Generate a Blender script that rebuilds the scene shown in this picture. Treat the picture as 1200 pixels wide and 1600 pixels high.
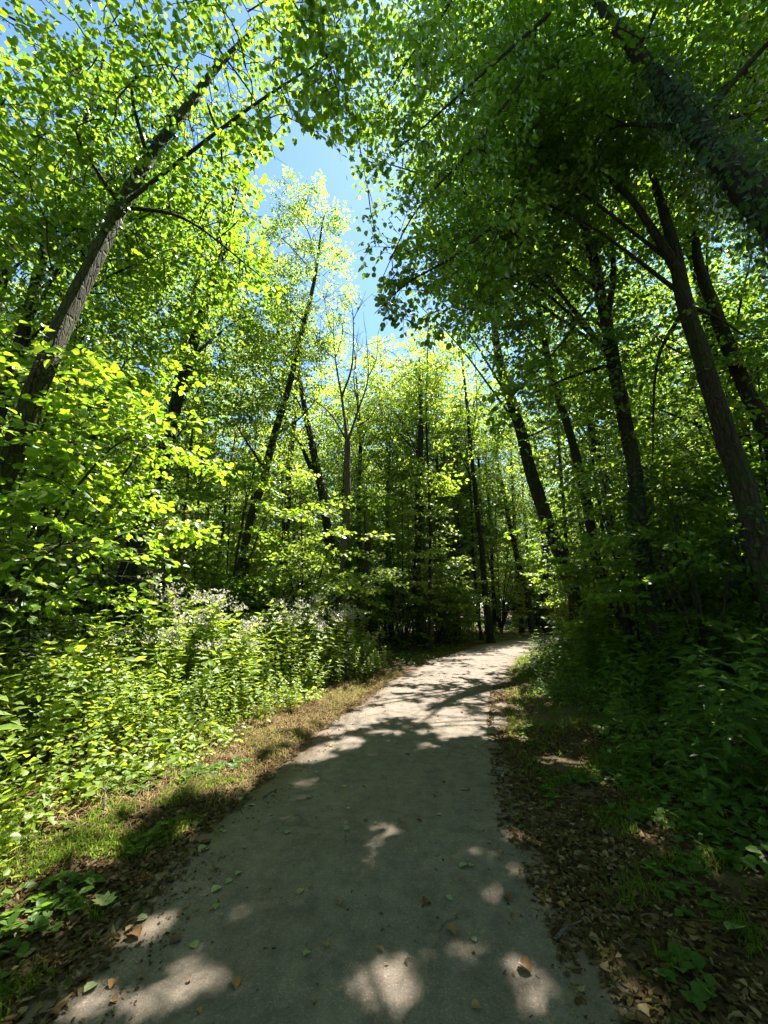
import bpy, math
import numpy as np
from mathutils import Vector, Matrix

for o in list(bpy.data.objects):
    bpy.data.objects.remove(o)
SC = bpy.context.scene
COL = SC.collection
PI = math.pi
rng = np.random.default_rng(7)

# ------------------------------------------------------------------ camera
FPX, PITCH, EYE = 636.0, math.radians(13.2), 1.6
cd = bpy.data.cameras.new('camera')
cd.sensor_fit = 'VERTICAL'
cd.sensor_height = 36.0
cd.lens = 36.0 * FPX / 1600.0
cd.clip_start, cd.clip_end = 0.05, 2000
cam = bpy.data.objects.new('camera', cd)
COL.objects.link(cam)
cam.location = (0, 0, EYE)
cam.rotation_euler = (PI / 2 + PITCH, 0, 0)
SC.camera = cam

# ------------------------------------------------------------------ sky and sun
SUN_EL, SUN_AZ = math.radians(62.0), math.radians(28.0)     # azimuth: to the right of straight ahead (+Y)
w = bpy.data.worlds.new('World')
SC.world = w
w.use_nodes = True
nt = w.node_tree
sky = nt.nodes.new('ShaderNodeTexSky')
sky.sky_type = 'NISHITA'
sky.sun_disc = False
sky.sun_elevation = SUN_EL
sky.sun_rotation = SUN_AZ
sky.air_density, sky.dust_density, sky.ozone_density = 1.0, .25, .5
bg = nt.nodes['Background']
bg.inputs['Strength'].default_value = 0.056
tint = nt.nodes.new('ShaderNodeMixRGB')                     # the photograph's cooler, more cyan white balance, the same all over the sky
tint.blend_type = 'MULTIPLY'
tint.inputs[0].default_value = 1.0
tint.inputs[2].default_value = (.80, 1.0, 1.02, 1)
nt.links.new(sky.outputs['Color'], tint.inputs[1])
nt.links.new(tint.outputs[0], bg.inputs['Color'])
ld = bpy.data.lights.new('sun', 'SUN')
ld.energy = 5.0
ld.angle = math.radians(0.42)
ld.color = (1.0, 0.94, 0.83)
sun = bpy.data.objects.new('sun', ld)
COL.objects.link(sun)
SDIR = Vector((math.sin(SUN_AZ) * math.cos(SUN_EL), math.cos(SUN_AZ) * math.cos(SUN_EL), math.sin(SUN_EL)))
sun.rotation_euler = (-SDIR).to_track_quat('-Z', 'Y').to_euler()
sun.location = SDIR * 60

SC.view_settings.view_transform = 'Standard'
SC.view_settings.look = 'None'
SC.view_settings.gamma = 1.0
SC.view_settings.use_curve_mapping = False
SC.view_settings.exposure = 2.38
SC.render.engine = 'CYCLES'
cy = SC.cycles
cy.max_bounces = 7
cy.diffuse_bounces = 4
cy.glossy_bounces = 2
cy.transmission_bounces = 6
cy.transparent_max_bounces = 4
cy.sample_clamp_indirect = 6
cy.caustics_reflective = False
cy.caustics_refractive = False
cy.use_denoising = True
cy.denoiser = 'OPENIMAGEDENOISE'
cy.denoising_input_passes = 'RGB_ALBEDO_NORMAL'
cy.use_adaptive_sampling = True
cy.adaptive_threshold = 0.02

# ------------------------------------------------------------------ small helpers
def at(px, py, Y):
    """world point on the plane y = Y that the photograph shows at pixel (px, py)"""
    c, u = (px - 600) / FPX, (800 - py) / FPX
    d = (c, math.cos(PITCH) - u * math.sin(PITCH), math.sin(PITCH) + u * math.cos(PITCH))
    t = Y / d[1]
    return np.array((d[0] * t, Y, EYE + d[2] * t))

def ground_at(px, py):
    c, u = (px - 600) / FPX, (800 - py) / FPX
    d = (c, math.cos(PITCH) - u * math.sin(PITCH), math.sin(PITCH) + u * math.cos(PITCH))
    t = -EYE / d[2]
    return np.array((d[0] * t, d[1] * t))

def project(P):
    """pixel coordinates of world points, used only to rank pieces by how large they show"""
    P = np.asarray(P, float)
    x, y, z = P[:, 0], P[:, 1], P[:, 2] - EYE
    zc = y * math.cos(PITCH) + z * math.sin(PITCH)
    yc = -y * math.sin(PITCH) + z * math.cos(PITCH)
    zs = np.where(zc > .05, zc, .05)
    return 600 + FPX * x / zs, 800 - FPX * yc / zs, zc

NOI = np.random.default_rng(3).random((256, 256))
def vnoise(x, y, s):
    x, y = np.asarray(x) / s + 1000.3, np.asarray(y) / s + 1000.7
    xi, yi = np.floor(x).astype(int), np.floor(y).astype(int)
    fx, fy = x - xi, y - yi
    fx, fy = fx * fx * (3 - 2 * fx), fy * fy * (3 - 2 * fy)
    g = lambda a, b: NOI[a % 256, b % 256]
    return (g(xi, yi) * (1 - fx) * (1 - fy) + g(xi + 1, yi) * fx * (1 - fy)
            + g(xi, yi + 1) * (1 - fx) * fy + g(xi + 1, yi + 1) * fx * fy)

def unit(a):
    return a / np.maximum(np.linalg.norm(a, axis=-1, keepdims=True), 1e-9)

class Geo:
    """collects triangles / quads, becomes ONE mesh"""
    def __init__(s):
        s.v, s.f3, s.f4, s.n = [], [], [], 0
    def add(s, v, f):
        f = np.asarray(f)
        (s.f3 if f.shape[1] == 3 else s.f4).append(f + s.n)
        s.v.append(np.asarray(v, float))
        s.n += len(v)
    def mesh(s, name, mat, origin=(0, 0, 0), smooth=False):
        me = bpy.data.meshes.new(name)
        if not s.v:
            return me
        V = np.concatenate(s.v) - np.asarray(origin, float)
        F3 = np.concatenate(s.f3) if s.f3 else np.zeros((0, 3), int)
        F4 = np.concatenate(s.f4) if s.f4 else np.zeros((0, 4), int)
        me.vertices.add(len(V))
        me.vertices.foreach_set('co', V.astype(np.float32).ravel())
        idx = np.concatenate([F3.ravel(), F4.ravel()]).astype(np.int32)
        me.loops.add(len(idx))
        me.loops.foreach_set('vertex_index', idx)
        st = np.concatenate([np.arange(len(F3)) * 3, len(F3) * 3 + np.arange(len(F4)) * 4]).astype(np.int32)
        me.polygons.add(len(st))
        me.polygons.foreach_set('loop_start', st)
        if smooth:
            me.polygons.foreach_set('use_smooth', np.ones(len(st), bool))
        me.update(calc_edges=True)
        me.materials.append(mat)
        return me
    def tris(s):
        return sum(len(f) for f in s.f3) + 2 * sum(len(f) for f in s.f4)

def link(name, data, parent=None, label=None, cat=None, group=None, kind=None, loc=None):
    o = bpy.data.objects.new(name, data)
    COL.objects.link(o)
    if parent: o.parent = parent
    if loc is not None: o.location = [float(v) for v in loc]
    if label: o['label'] = label
    if cat: o['category'] = cat
    if group: o['group'] = group
    if kind: o['kind'] = kind
    return o

def copy_tree(root, loc, rz, sc, label=None, group=None):
    r = root.copy(); COL.objects.link(r)
    r.location = [float(v) for v in loc]; r.rotation_euler = (0, 0, float(rz))
    r.scale = (sc, sc, sc) if np.isscalar(sc) else sc
    if label: r['label'] = label
    if group: r['group'] = group
    for ch in root.children:
        c = ch.copy(); COL.objects.link(c); c.parent = r
    return r

def catmull(pts, n):
    P = np.asarray(pts, float)
    if len(P) == 2:
        t = np.linspace(0, 1, n)[:, None]
        return P[0] * (1 - t) + P[1] * t
    Q = np.vstack([2 * P[0] - P[1], P, 2 * P[-1] - P[-2]])
    out = []
    for t in np.linspace(0, len(P) - 1 - 1e-6, n):
        i = int(t); u = t - i
        a, b, c, d = Q[i], Q[i + 1], Q[i + 2], Q[i + 3]
        out.append(.5 * (2 * b + (c - a) * u + (2 * a - 5 * b + 4 * c - d) * u * u + (3 * b - a - 3 * c + d) * u ** 3))
    return np.array(out)

def tube(g, pts, rad, sides, rough=0.0, seed=0, flare=0.0):
    """a tapered tube along pts; rough gives ridged, uneven bark in the outline"""
    P = np.asarray(pts, float); n = len(P)
    rad = np.broadcast_to(np.asarray(rad, float), (n,))
    T = unit(np.gradient(P, axis=0))
    ref = np.array((0.31, 0.17, 0.0)) if abs(T[0][2]) > .5 else np.array((0.05, 0.02, 1.0))
    A = unit(np.cross(T, ref)); B = np.cross(T, A)
    an = np.arange(sides) / sides * 2 * PI
    R = np.repeat(rad[:, None], sides, 1)
    if rough:
        k = np.arange(n)[:, None]
        R = R * (1 + rough * (np.sin(3 * an + seed + k * .13) * .5 + np.sin(7 * an + seed * 2 - k * .21) * .35
                              + (vnoise(an * 3 + seed * 5, k * .35, 1.0) - .5) * 1.3))
    if flare:
        zz = np.maximum(0, 1 - (P[:, 2] - P[0, 2]) / .55)[:, None]
        R = R * (1 + flare * zz ** 2 * (1 + .45 * np.sin(5 * an + seed)))
    V = P[:, None] + R[..., None] * (np.cos(an)[None, :, None] * A[:, None] + np.sin(an)[None, :, None] * B[:, None])
    i, j = np.meshgrid(np.arange(n - 1), np.arange(sides), indexing='ij')
    i, j = i.ravel(), j.ravel(); k = (j + 1) % sides
    F = np.stack([i * sides + j, i * sides + k, (i + 1) * sides + k, (i + 1) * sides + j], 1)
    g.add(V.reshape(-1, 3), F)

# ------------------------------------------------------------------ materials
def nodes(name):
    m = bpy.data.materials.new(name)
    m.use_nodes = True
    t = m.node_tree
    t.nodes.clear()
    out = t.nodes.new('ShaderNodeOutputMaterial')
    def N(kind, **kw):
        n = t.nodes.new('ShaderNode' + kind)
        for k, v in kw.items():
            if k.startswith('_'):
                setattr(n, k[1:], v)
            else:
                n.inputs[k.replace('__', ' ')].default_value = v
        return n
    return m, t, N, out, t.links.new

def ramp(N, stops, interp='LINEAR'):
    r = N('ValToRGB')
    cr = r.color_ramp
    cr.interpolation = interp
    while len(cr.elements) < len(stops): cr.elements.new(.5)
    for e, (p, c) in zip(cr.elements, stops):
        e.position = p
        e.color = (*c, 1) if len(c) == 3 else c
    return r

def leaf_mat(name, cols, trans, tmix=.45, gloss=.12, rough=.4):
    """a thin leaf: reflects cols, lets light through in trans; every leaf its own tint"""
    m, t, N, out, L = nodes(name)
    geo, oi = N('NewGeometry'), N('ObjectInfo')
    add = N('Math', _operation='ADD'); L(geo.outputs['Random Per Island'], add.inputs[0]); L(oi.outputs['Random'], add.inputs[1])
    fr = N('Math', _operation='FRACT'); L(add.outputs[0], fr.inputs[0])
    n = len(cols)
    r1 = ramp(N, [(i / (n - 1), c) for i, c in enumerate(cols)])
    r2 = ramp(N, [(i / (len(trans) - 1), c) for i, c in enumerate(trans)])
    L(fr.outputs[0], r1.inputs[0]); L(fr.outputs[0], r2.inputs[0])
    d, tr, gl = N('BsdfDiffuse'), N('BsdfTranslucent'), N('BsdfGlossy', Roughness=rough)
    gl.inputs['Color'].default_value = (.9, .95, .9, 1)
    L(r1.outputs[0], d.inputs['Color']); L(r2.outputs[0], tr.inputs['Color'])
    m1, m2 = N('MixShader', Fac=tmix), N('MixShader')
    L(d.outputs[0], m1.inputs[1]); L(tr.outputs[0], m1.inputs[2])
    fre = N('Fresnel', IOR=1.38)
    mu = N('Math', _operation='MULTIPLY'); mu.inputs[1].default_value = gloss * 8
    L(fre.outputs[0], mu.inputs[0])
    mn = N('Math', _operation='MINIMUM'); mn.inputs[1].default_value = .5
    L(mu.outputs[0], mn.inputs[0])
    L(mn.outputs[0], m2.inputs[0]); L(m1.outputs[0], m2.inputs[1]); L(gl.outputs[0], m2.inputs[2])
    L(m2.outputs[0], out.inputs['Surface'])
    return m

M = {}
M['canopy'] = leaf_mat('canopy_leaf', [(.042, .085, .01), (.062, .115, .013), (.08, .14, .016), (.05, .10, .014)],
                       [(.18, .36, .018), (.27, .47, .02), (.38, .55, .022), (.22, .41, .02)], .52, .03)
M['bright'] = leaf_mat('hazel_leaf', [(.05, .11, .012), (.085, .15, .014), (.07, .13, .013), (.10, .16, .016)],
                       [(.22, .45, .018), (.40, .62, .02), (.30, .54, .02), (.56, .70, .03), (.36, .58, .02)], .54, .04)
M['dark'] = leaf_mat('ivy_leaf', [(.018, .05, .012), (.03, .07, .015), (.024, .06, .016)],
                     [(.09, .2, .015), (.13, .24, .02)], .4, .06, .45)
M['far'] = leaf_mat('far_leaf', [(.06, .10, .018), (.075, .12, .02), (.09, .14, .026)],
                    [(.32, .48, .04), (.4, .55, .05), (.46, .58, .04)], .55, .05)
M['nettle'] = leaf_mat('nettle_leaf', [(.085, .15, .016), (.115, .18, .02), (.15, .2, .032)],
                       [(.42, .60, .025), (.52, .66, .03), (.6, .7, .05)], .54, .06, .4)
M['weed'] = leaf_mat('weed_leaf', [(.035, .08, .011), (.055, .105, .014), (.045, .09, .013)],
                     [(.2, .38, .02), (.28, .44, .022)], .45, .035, .45)
M['flower'] = leaf_mat('pale_flower', [(.46, .4, .38), (.52, .5, .42), (.42, .44, .32)], [(.4, .34, .3), (.45, .46, .34)], .35, .03)
M['grass'] = leaf_mat('grass_blade', [(.035, .075, .009), (.055, .095, .012), (.08, .095, .018)],
                      [(.26, .42, .03), (.34, .46, .04)], .4, .0, .6)
M['straw'] = leaf_mat('dry_grass', [(.2, .145, .07), (.3, .22, .11), (.13, .12, .045), (.25, .165, .095)], [(.22, .16, .07), (.26, .2, .09)], .3, .0)
M['litter'] = leaf_mat('dead_leaf', [(.03, .02, .011), (.062, .042, .021), (.12, .085, .042), (.04, .027, .014), (.085, .07, .026), (.04, .05, .013), (.24, .175, .1), (.05, .035, .018), (.035, .024, .013), (.15, .1, .055)],
                       [(.16, .08, .03), (.2, .12, .05)], .2, .0, .6)
M['fallen_green'] = leaf_mat('fallen_green_leaf', [(.13, .17, .07), (.18, .21, .10)], [(.2, .3, .05), (.25, .35, .06)], .25, .1)
M['fallen_yellow'] = leaf_mat('fallen_yellow_leaf', [(.42, .42, .16), (.45, .43, .2)], [(.4, .4, .12), (.4, .4, .12)], .25, .08)
M['fallen_brown'] = leaf_mat('fallen_brown_leaf', [(.09, .05, .025), (.2, .11, .05), (.28, .16, .06)], [(.16, .08, .03), (.2, .1, .04)], .2, .06)

def bark_mat(name, c1, c2, moss, mossy):
    m, t, N, out, L = nodes(name)
    tc = N('TexCoord')
    mp = N('Mapping'); mp.inputs['Scale'].default_value = (1, 1, .26)
    L(tc.outputs['Object'], mp.inputs[0])
    n1 = N('TexNoise', Scale=24.0, Detail=8.0, Roughness=.65)
    L(mp.outputs[0], n1.inputs['Vector'])
    v = N('TexVoronoi', Scale=17.0, _feature='DISTANCE_TO_EDGE'); L(mp.outputs[0], v.inputs['Vector'])
    r = ramp(N, [(.3, c1), (.7, c2)]); L(n1.outputs[0], r.inputs[0])
    n2 = N('TexNoise', Scale=2.2, Detail=6.0); L(tc.outputs['Object'], n2.inputs['Vector'])
    rm = ramp(N, [(.62 - mossy * .35, (0, 0, 0)), (.78 - mossy * .3, (1, 1, 1))]); L(n2.outputs[0], rm.inputs[0])
    mx = N('MixRGB'); mx.inputs[2].default_value = (*moss, 1)
    L(rm.outputs[0], mx.inputs[0]); L(r.outputs[0], mx.inputs[1])
    b = N('BsdfPrincipled', Roughness=.9)
    b.inputs['Specular IOR Level'].default_value = .2
    L(mx.outputs[0], b.inputs['Base Color'])
    sm = N('Math', _operation='MINIMUM'); sm.inputs[1].default_value = .12
    L(v.outputs['Distance'], sm.inputs[0])
    ml = N('Math', _operation='MULTIPLY_ADD'); ml.inputs[1].default_value = 5
    L(sm.outputs[0], ml.inputs[0]); L(n1.outputs[0], ml.inputs[2])
    bp = N('Bump', Strength=1.0, Distance=.06); L(ml.outputs[0], bp.inputs['Height'])
    L(bp.outputs[0], b.inputs['Normal'])
    L(b.outputs[0], out.inputs['Surface'])
    return m
M['bark'] = bark_mat('bark', (.018, .015, .011), (.07, .056, .04), (.035, .05, .014), .5)
M['bark_moss'] = bark_mat('mossy_bark', (.02, .016, .01), (.068, .055, .033), (.048, .062, .014), .75)
M['bark_pale'] = bark_mat('bare_bark', (.075, .063, .052), (.2, .17, .14), (.07, .075, .04), .25)

# ------------------------------------------------------------------ where the path runs, where the sun gets through
CY = np.array([-40, -2, 2, 3.5, 4.5, 6, 8, 11, 14, 17.8, 21.5, 25, 28, 29.5, 30])
CX = np.array([-.16, -.16, -.16, -.08, .1, .4, .92, 1.85, 3.05, 5.0, 8.0, 12.0, 18.0, 25.0, 40.0])
def path_x(y):
    return np.interp(y, CY, CX)
def path_slope(y):
    return (path_x(np.asarray(y) + .3) - path_x(np.asarray(y) - .3)) / .6
def offset(x, y):
    """signed distance from the middle of the path, right positive"""
    return (np.asarray(x) - path_x(y)) / np.sqrt(1 + path_slope(y) ** 2)
HALF = 1.17

def gz(x, y):
    """height of the ground"""
    o = offset(x, y)
    a = np.clip((np.abs(o) - 1.25) / 1.6, 0, 1)
    n = (vnoise(x, y, 1.7) - .5) * .16 + (vnoise(x, y, .45) - .5) * .05
    return a * (n + .05 + np.where(o < 0, .06, .03)) + np.clip((np.hypot(x, y) - 30) / 60, 0, 1) * 1.0

QN = np.sort((lambda a: .65 * vnoise(a[0], a[1], .3) + .35 * vnoise(a[1], a[0], .15))(np.random.default_rng(1).random((2, 40000)) * 60))
SPOTS = [(240, 1455, .15), (205, 1475, .1), (290, 1520, .12), (380, 1435, .09), (440, 1435, .05), (770, 1410, .12), (725, 1505, .09),
         (655, 1370, .09), (795, 1312, .12), (840, 1325, .1), (770, 1345, .09), (812, 1370, .08), (845, 1410, .08), (615, 1565, .2),
         (810, 1530, .14), (855, 1560, .12), (825, 1595, .1), (960, 1520, .14), (990, 1580, .15), (120, 1590, .13),
         (180, 1585, .09), (325, 1400, .07), (725, 1305, .06), (980, 1232, .07), (460, 1255, .06), (515, 1268, .06), (450, 1290, .06),
         (690, 1248, .06), (1010, 1320, .12), (1030, 1350, .08), (1080, 1480, .08), (30, 1360, .16), (180, 1275, .14), (690, 1320, .05)]
SPOTS = [(*ground_at(a, b), r) for a, b, r in SPOTS]
def sunny(x, y):
    """share of direct sun the wood lets through to a place on the ground"""
    o = offset(x, y)
    L = np.full(np.shape(x), .3)
    L = np.where(np.abs(o) < 1.4, .05, L)
    L = np.where((o >= 1.2) & (o < 4), .08, L)
    L = np.where(o >= 4, .14, L)
    far = y > 5.0 + .45 * o
    L = np.where(far & (np.abs(o) < 1.5), .7, L)
    L = np.where((y > 14) & (np.abs(o) < 1.8), .45, L)
    L = np.where((o < -1.2) & (o > -1.9), np.where(y > 4.0, .85, .2), L)
    L = np.where((o <= -1.7) & (x > -5.2) & (y > 3.1) & (y < 9.5), .93, L)
    L = np.where((o <= -2.2) & (x > -5.5) & (y > 1.4) & (y <= 3.1), .55, L)
    return L
def lets_sun_through(P):
    """True for leaves that would stand in a gap of the canopy"""
    x, y, z = P[:, 0], P[:, 1], P[:, 2]
    k = z / math.tan(SUN_EL)
    lx, ly = x - math.sin(SUN_AZ) * k, y - math.cos(SUN_AZ) * k
    nz = .65 * vnoise(lx, ly, .3) + .35 * vnoise(ly, lx, .15)
    q = np.searchsorted(QN, nz) / len(QN)
    hit = q < sunny(lx, ly)
    for sx, sy, r in SPOTS:
        hit |= (lx - sx) ** 2 + (ly - sy) ** 2 < (r * .6 + .03) ** 2
    return hit & (z > 3.2)

def over_bed(P):
    """True for leaves in the gaps between the hazel sprays that let the sun down to the herbs"""
    k = P[:, 2] / math.tan(SUN_EL)
    lx, ly = P[:, 0] - math.sin(SUN_AZ) * k, P[:, 1] - math.cos(SUN_AZ) * k
    q = np.searchsorted(QN, .65 * vnoise(lx, ly, .3) + .35 * vnoise(ly, lx, .15)) / len(QN)
    return ((lx > -4.4) & (ly > 2.2) & (ly < 4.6) & (q < .6)) | ((P[:, 2] < 1.35) & (P[:, 0] > -4.4))
def inside(px, py, poly):
    c = np.zeros(np.shape(px), bool)
    n = len(poly)
    for i in range(n):
        (x1, y1), (x2, y2) = poly[i], poly[i - 1]
        cond = (y1 > py) != (y2 > py)
        xin = (x2 - x1) * (py - y1) / ((y2 - y1) if y2 != y1 else 1e-9) + x1
        c ^= cond & (px < xin)
    return c
# the opening over the path: a slot between the crowns, given as directions from the middle of the path
GAP = [(552, 255), (548, 420), (575, 505), (570, 585), (470, 590), (440, 470), (405, 330), (390, 255), (450, 230), (530, 225)]
def in_opening(P):
    px, py, zc = project(P)
    j = 26
    px = px + (vnoise(P[:, 0], P[:, 2], .5) - .5) * 2 * j
    py = py + (vnoise(P[:, 1], P[:, 2], .5) - .5) * 2 * j
    return (zc > 0) & inside(px, py, GAP)

# ------------------------------------------------------------------ leaf shapes (y from stalk to tip, folded on the midrib)
def leaf_shape(prof, fold=.16, droop=.12):
    """prof: (position along, half width); -> verts, quads/tris as two rows of faces along the midrib"""
    v, f = [(0, 0, 0)], []
    for y, wd in prof:
        v += [(-wd, y, wd * fold * 2 - droop * y * y), (0, y, -droop * y * y), (wd, y, wd * fold * 2 - droop * y * y)]
    v.append((0, 1, -droop))
    n = len(prof)
    f = [(0, 2, 1), (0, 3, 2)]
    for i in range(n - 1):
        a, b = 1 + 3 * i, 4 + 3 * i
        f += [(a, a + 1, b + 1), (a, b + 1, b), (a + 1, a + 2, b + 2), (a + 1, b + 2, b + 1)]
    a = 1 + 3 * (n - 1); t = 1 + 3 * n
    f += [(a, a + 1, t), (a + 1, a + 2, t)]
    return np.array(v, float), np.array(f)
# 4-triangle leaf for the crowns
LOWLEAF = (np.array([(0, 0, 0), (-.36, .3, .1), (-.3, .7, .06), (0, 1, -.1), (.3, .7, .06), (.36, .3, .1)], float),
           np.array([(0, 3, 2), (0, 2, 1), (0, 5, 4), (0, 4, 3)]))
ROUND = leaf_shape([(.12, .25), (.42, .42), (.75, .30)])
NARROW = leaf_shape([(.2, .17), (.5, .2), (.78, .11)], .2, .3)
NETTLE = leaf_shape([(.12, .24), (.4, .28), (.72, .15)], .14, .16)
def maple_shape():
    out = [(0, 0), (-.16, -.04), (-.42, .04), (-.32, .16), (-.55, .34), (-.34, .40), (-.42, .68), (-.2, .6), (0, 1)]
    pts = out + [(-x, y) for x, y in out[-2:0:-1]]
    v = [(0, .32, -.02)] + [(x, y, abs(x) * .22 - .12 * y * y) for x, y in pts]
    n = len(pts)
    return np.array(v, float), np.array([(0, 1 + (i + 1) % n, 1 + i) for i in range(n)])
MAPLE = maple_shape()

def put_leaves(g, pos, d, nrm, size, shape):
    V, F = shape
    d = unit(d); nrm = unit(nrm - (nrm * d).sum(1, keepdims=True) * d)
    x = np.cross(d, nrm)
    size = np.broadcast_to(np.asarray(size, float), (len(pos),))[:, None, None]
    W = pos[:, None] + size * (x[:, None] * V[None, :, 0:1] + d[:, None] * V[None, :, 1:2] + nrm[:, None] * V[None, :, 2:3])
    FF = (F[None] + (np.arange(len(pos)) * len(V))[:, None, None]).reshape(-1, 3)
    g.add(W.reshape(-1, 3), FF)

def leaf_matrix(p, d, n, s):
    d = unit(d); n = unit(n - (n @ d) * d); x = np.cross(d, n)
    return Matrix(((x[0] * s, d[0] * s, n[0] * s, p[0]), (x[1] * s, d[1] * s, n[1] * s, p[1]), (x[2] * s, d[2] * s, n[2] * s, p[2]), (0, 0, 0, 1)))

# ------------------------------------------------------------------ sprays: a twig with side twigs and alternate leaves
def make_spray(r, length=1.0, nside=8, step=.075, leaf=.1, tilt=.45):
    pos, d, n, s, tw = [], [], [], [], []
    def axis(t):
        return np.array((.06 * math.sin(t * 5 + ph), t * length, -.18 * t * t * length))
    ph = r.random() * 6
    tw.append(np.array([axis(t) for t in np.linspace(0, 1, 5)]))
    def leafy(p0, ax, ln, first):
        k = max(2, int(ln / step))
        for i in range(k):
            t = (i + .6) / k
            if t < first: continue
            sd = 1 if i % 2 else -1
            side = np.array((ax[1], -ax[0], 0.0)) * sd
            p = p0 + ax * ln * t + r.normal(0, .02, 3)
            dd = ax * .55 + side * .8 + r.normal(0, .22, 3) + np.array((0, 0, -.2))
            pos.append(p); d.append(dd)
            n.append(np.array((0, 0, 1.0)) + r.normal(0, tilt, 3))
            s.append(leaf * r.uniform(.6, 1.25))
        pos.append(p0 + ax * ln); d.append(ax + r.normal(0, .2, 3)); n.append(np.array((0, 0, 1.0)) + r.normal(0, tilt, 3)); s.append(leaf * r.uniform(.8, 1.2))
    for i in range(nside):
        t = .15 + .8 * i / nside + r.uniform(-.04, .04)
        sd = 1 if i % 2 else -1
        a = sd * math.radians(r.uniform(40, 68))
        ax = unit(np.array((math.sin(a), math.cos(a), r.uniform(-.25, .15))))
        ln = length * (.5 - .28 * t) * r.uniform(.7, 1.25)
        p0 = axis(t)
        tw.append(np.array([p0, p0 + ax * ln * .5 + (0, 0, .01), p0 + ax * ln]))
        leafy(p0, ax, ln, .12)
    leafy(axis(.35), unit(axis(1) - axis(.35)), np.linalg.norm(axis(1) - axis(.35)), .0)
    return dict(pos=np.array(pos), d=unit(np.array(d)), n=unit(np.array(n)), s=np.array(s), tw=tw)
rs = np.random.default_rng(11)
SPRAYS = [make_spray(rs) for _ in range(8)]

def frame(head, roll):
    """rotation whose Y is head and whose Z is up, then rolled about Y"""
    y = unit(head); up = np.array((0, 0, 1.0))
    if abs(y[2]) > .97: up = np.array((1.0, 0, 0))
    x = unit(np.cross(y, up)); z = np.cross(x, y)
    c, s = math.cos(roll), math.sin(roll)
    return np.stack([x * c + z * s, y, z * c - x * s], 1)

def crown_points(r, centre, radii, n, shell=.55, flat=0):
    q = unit(r.normal(size=(n, 3)))
    rad = (shell ** 3 + (1 - shell ** 3) * r.random(n)) ** (1 / 3)
    rad = np.where(r.random(n) < .25, r.random(n) ** .5, rad)
    lump = .8 + .45 * vnoise(q[:, 0] * 3 + centre[0], q[:, 2] * 3 + q[:, 1] * 2, .8)
    return np.asarray(centre) + q * (rad * lump)[:, None] * np.asarray(radii)

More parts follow.
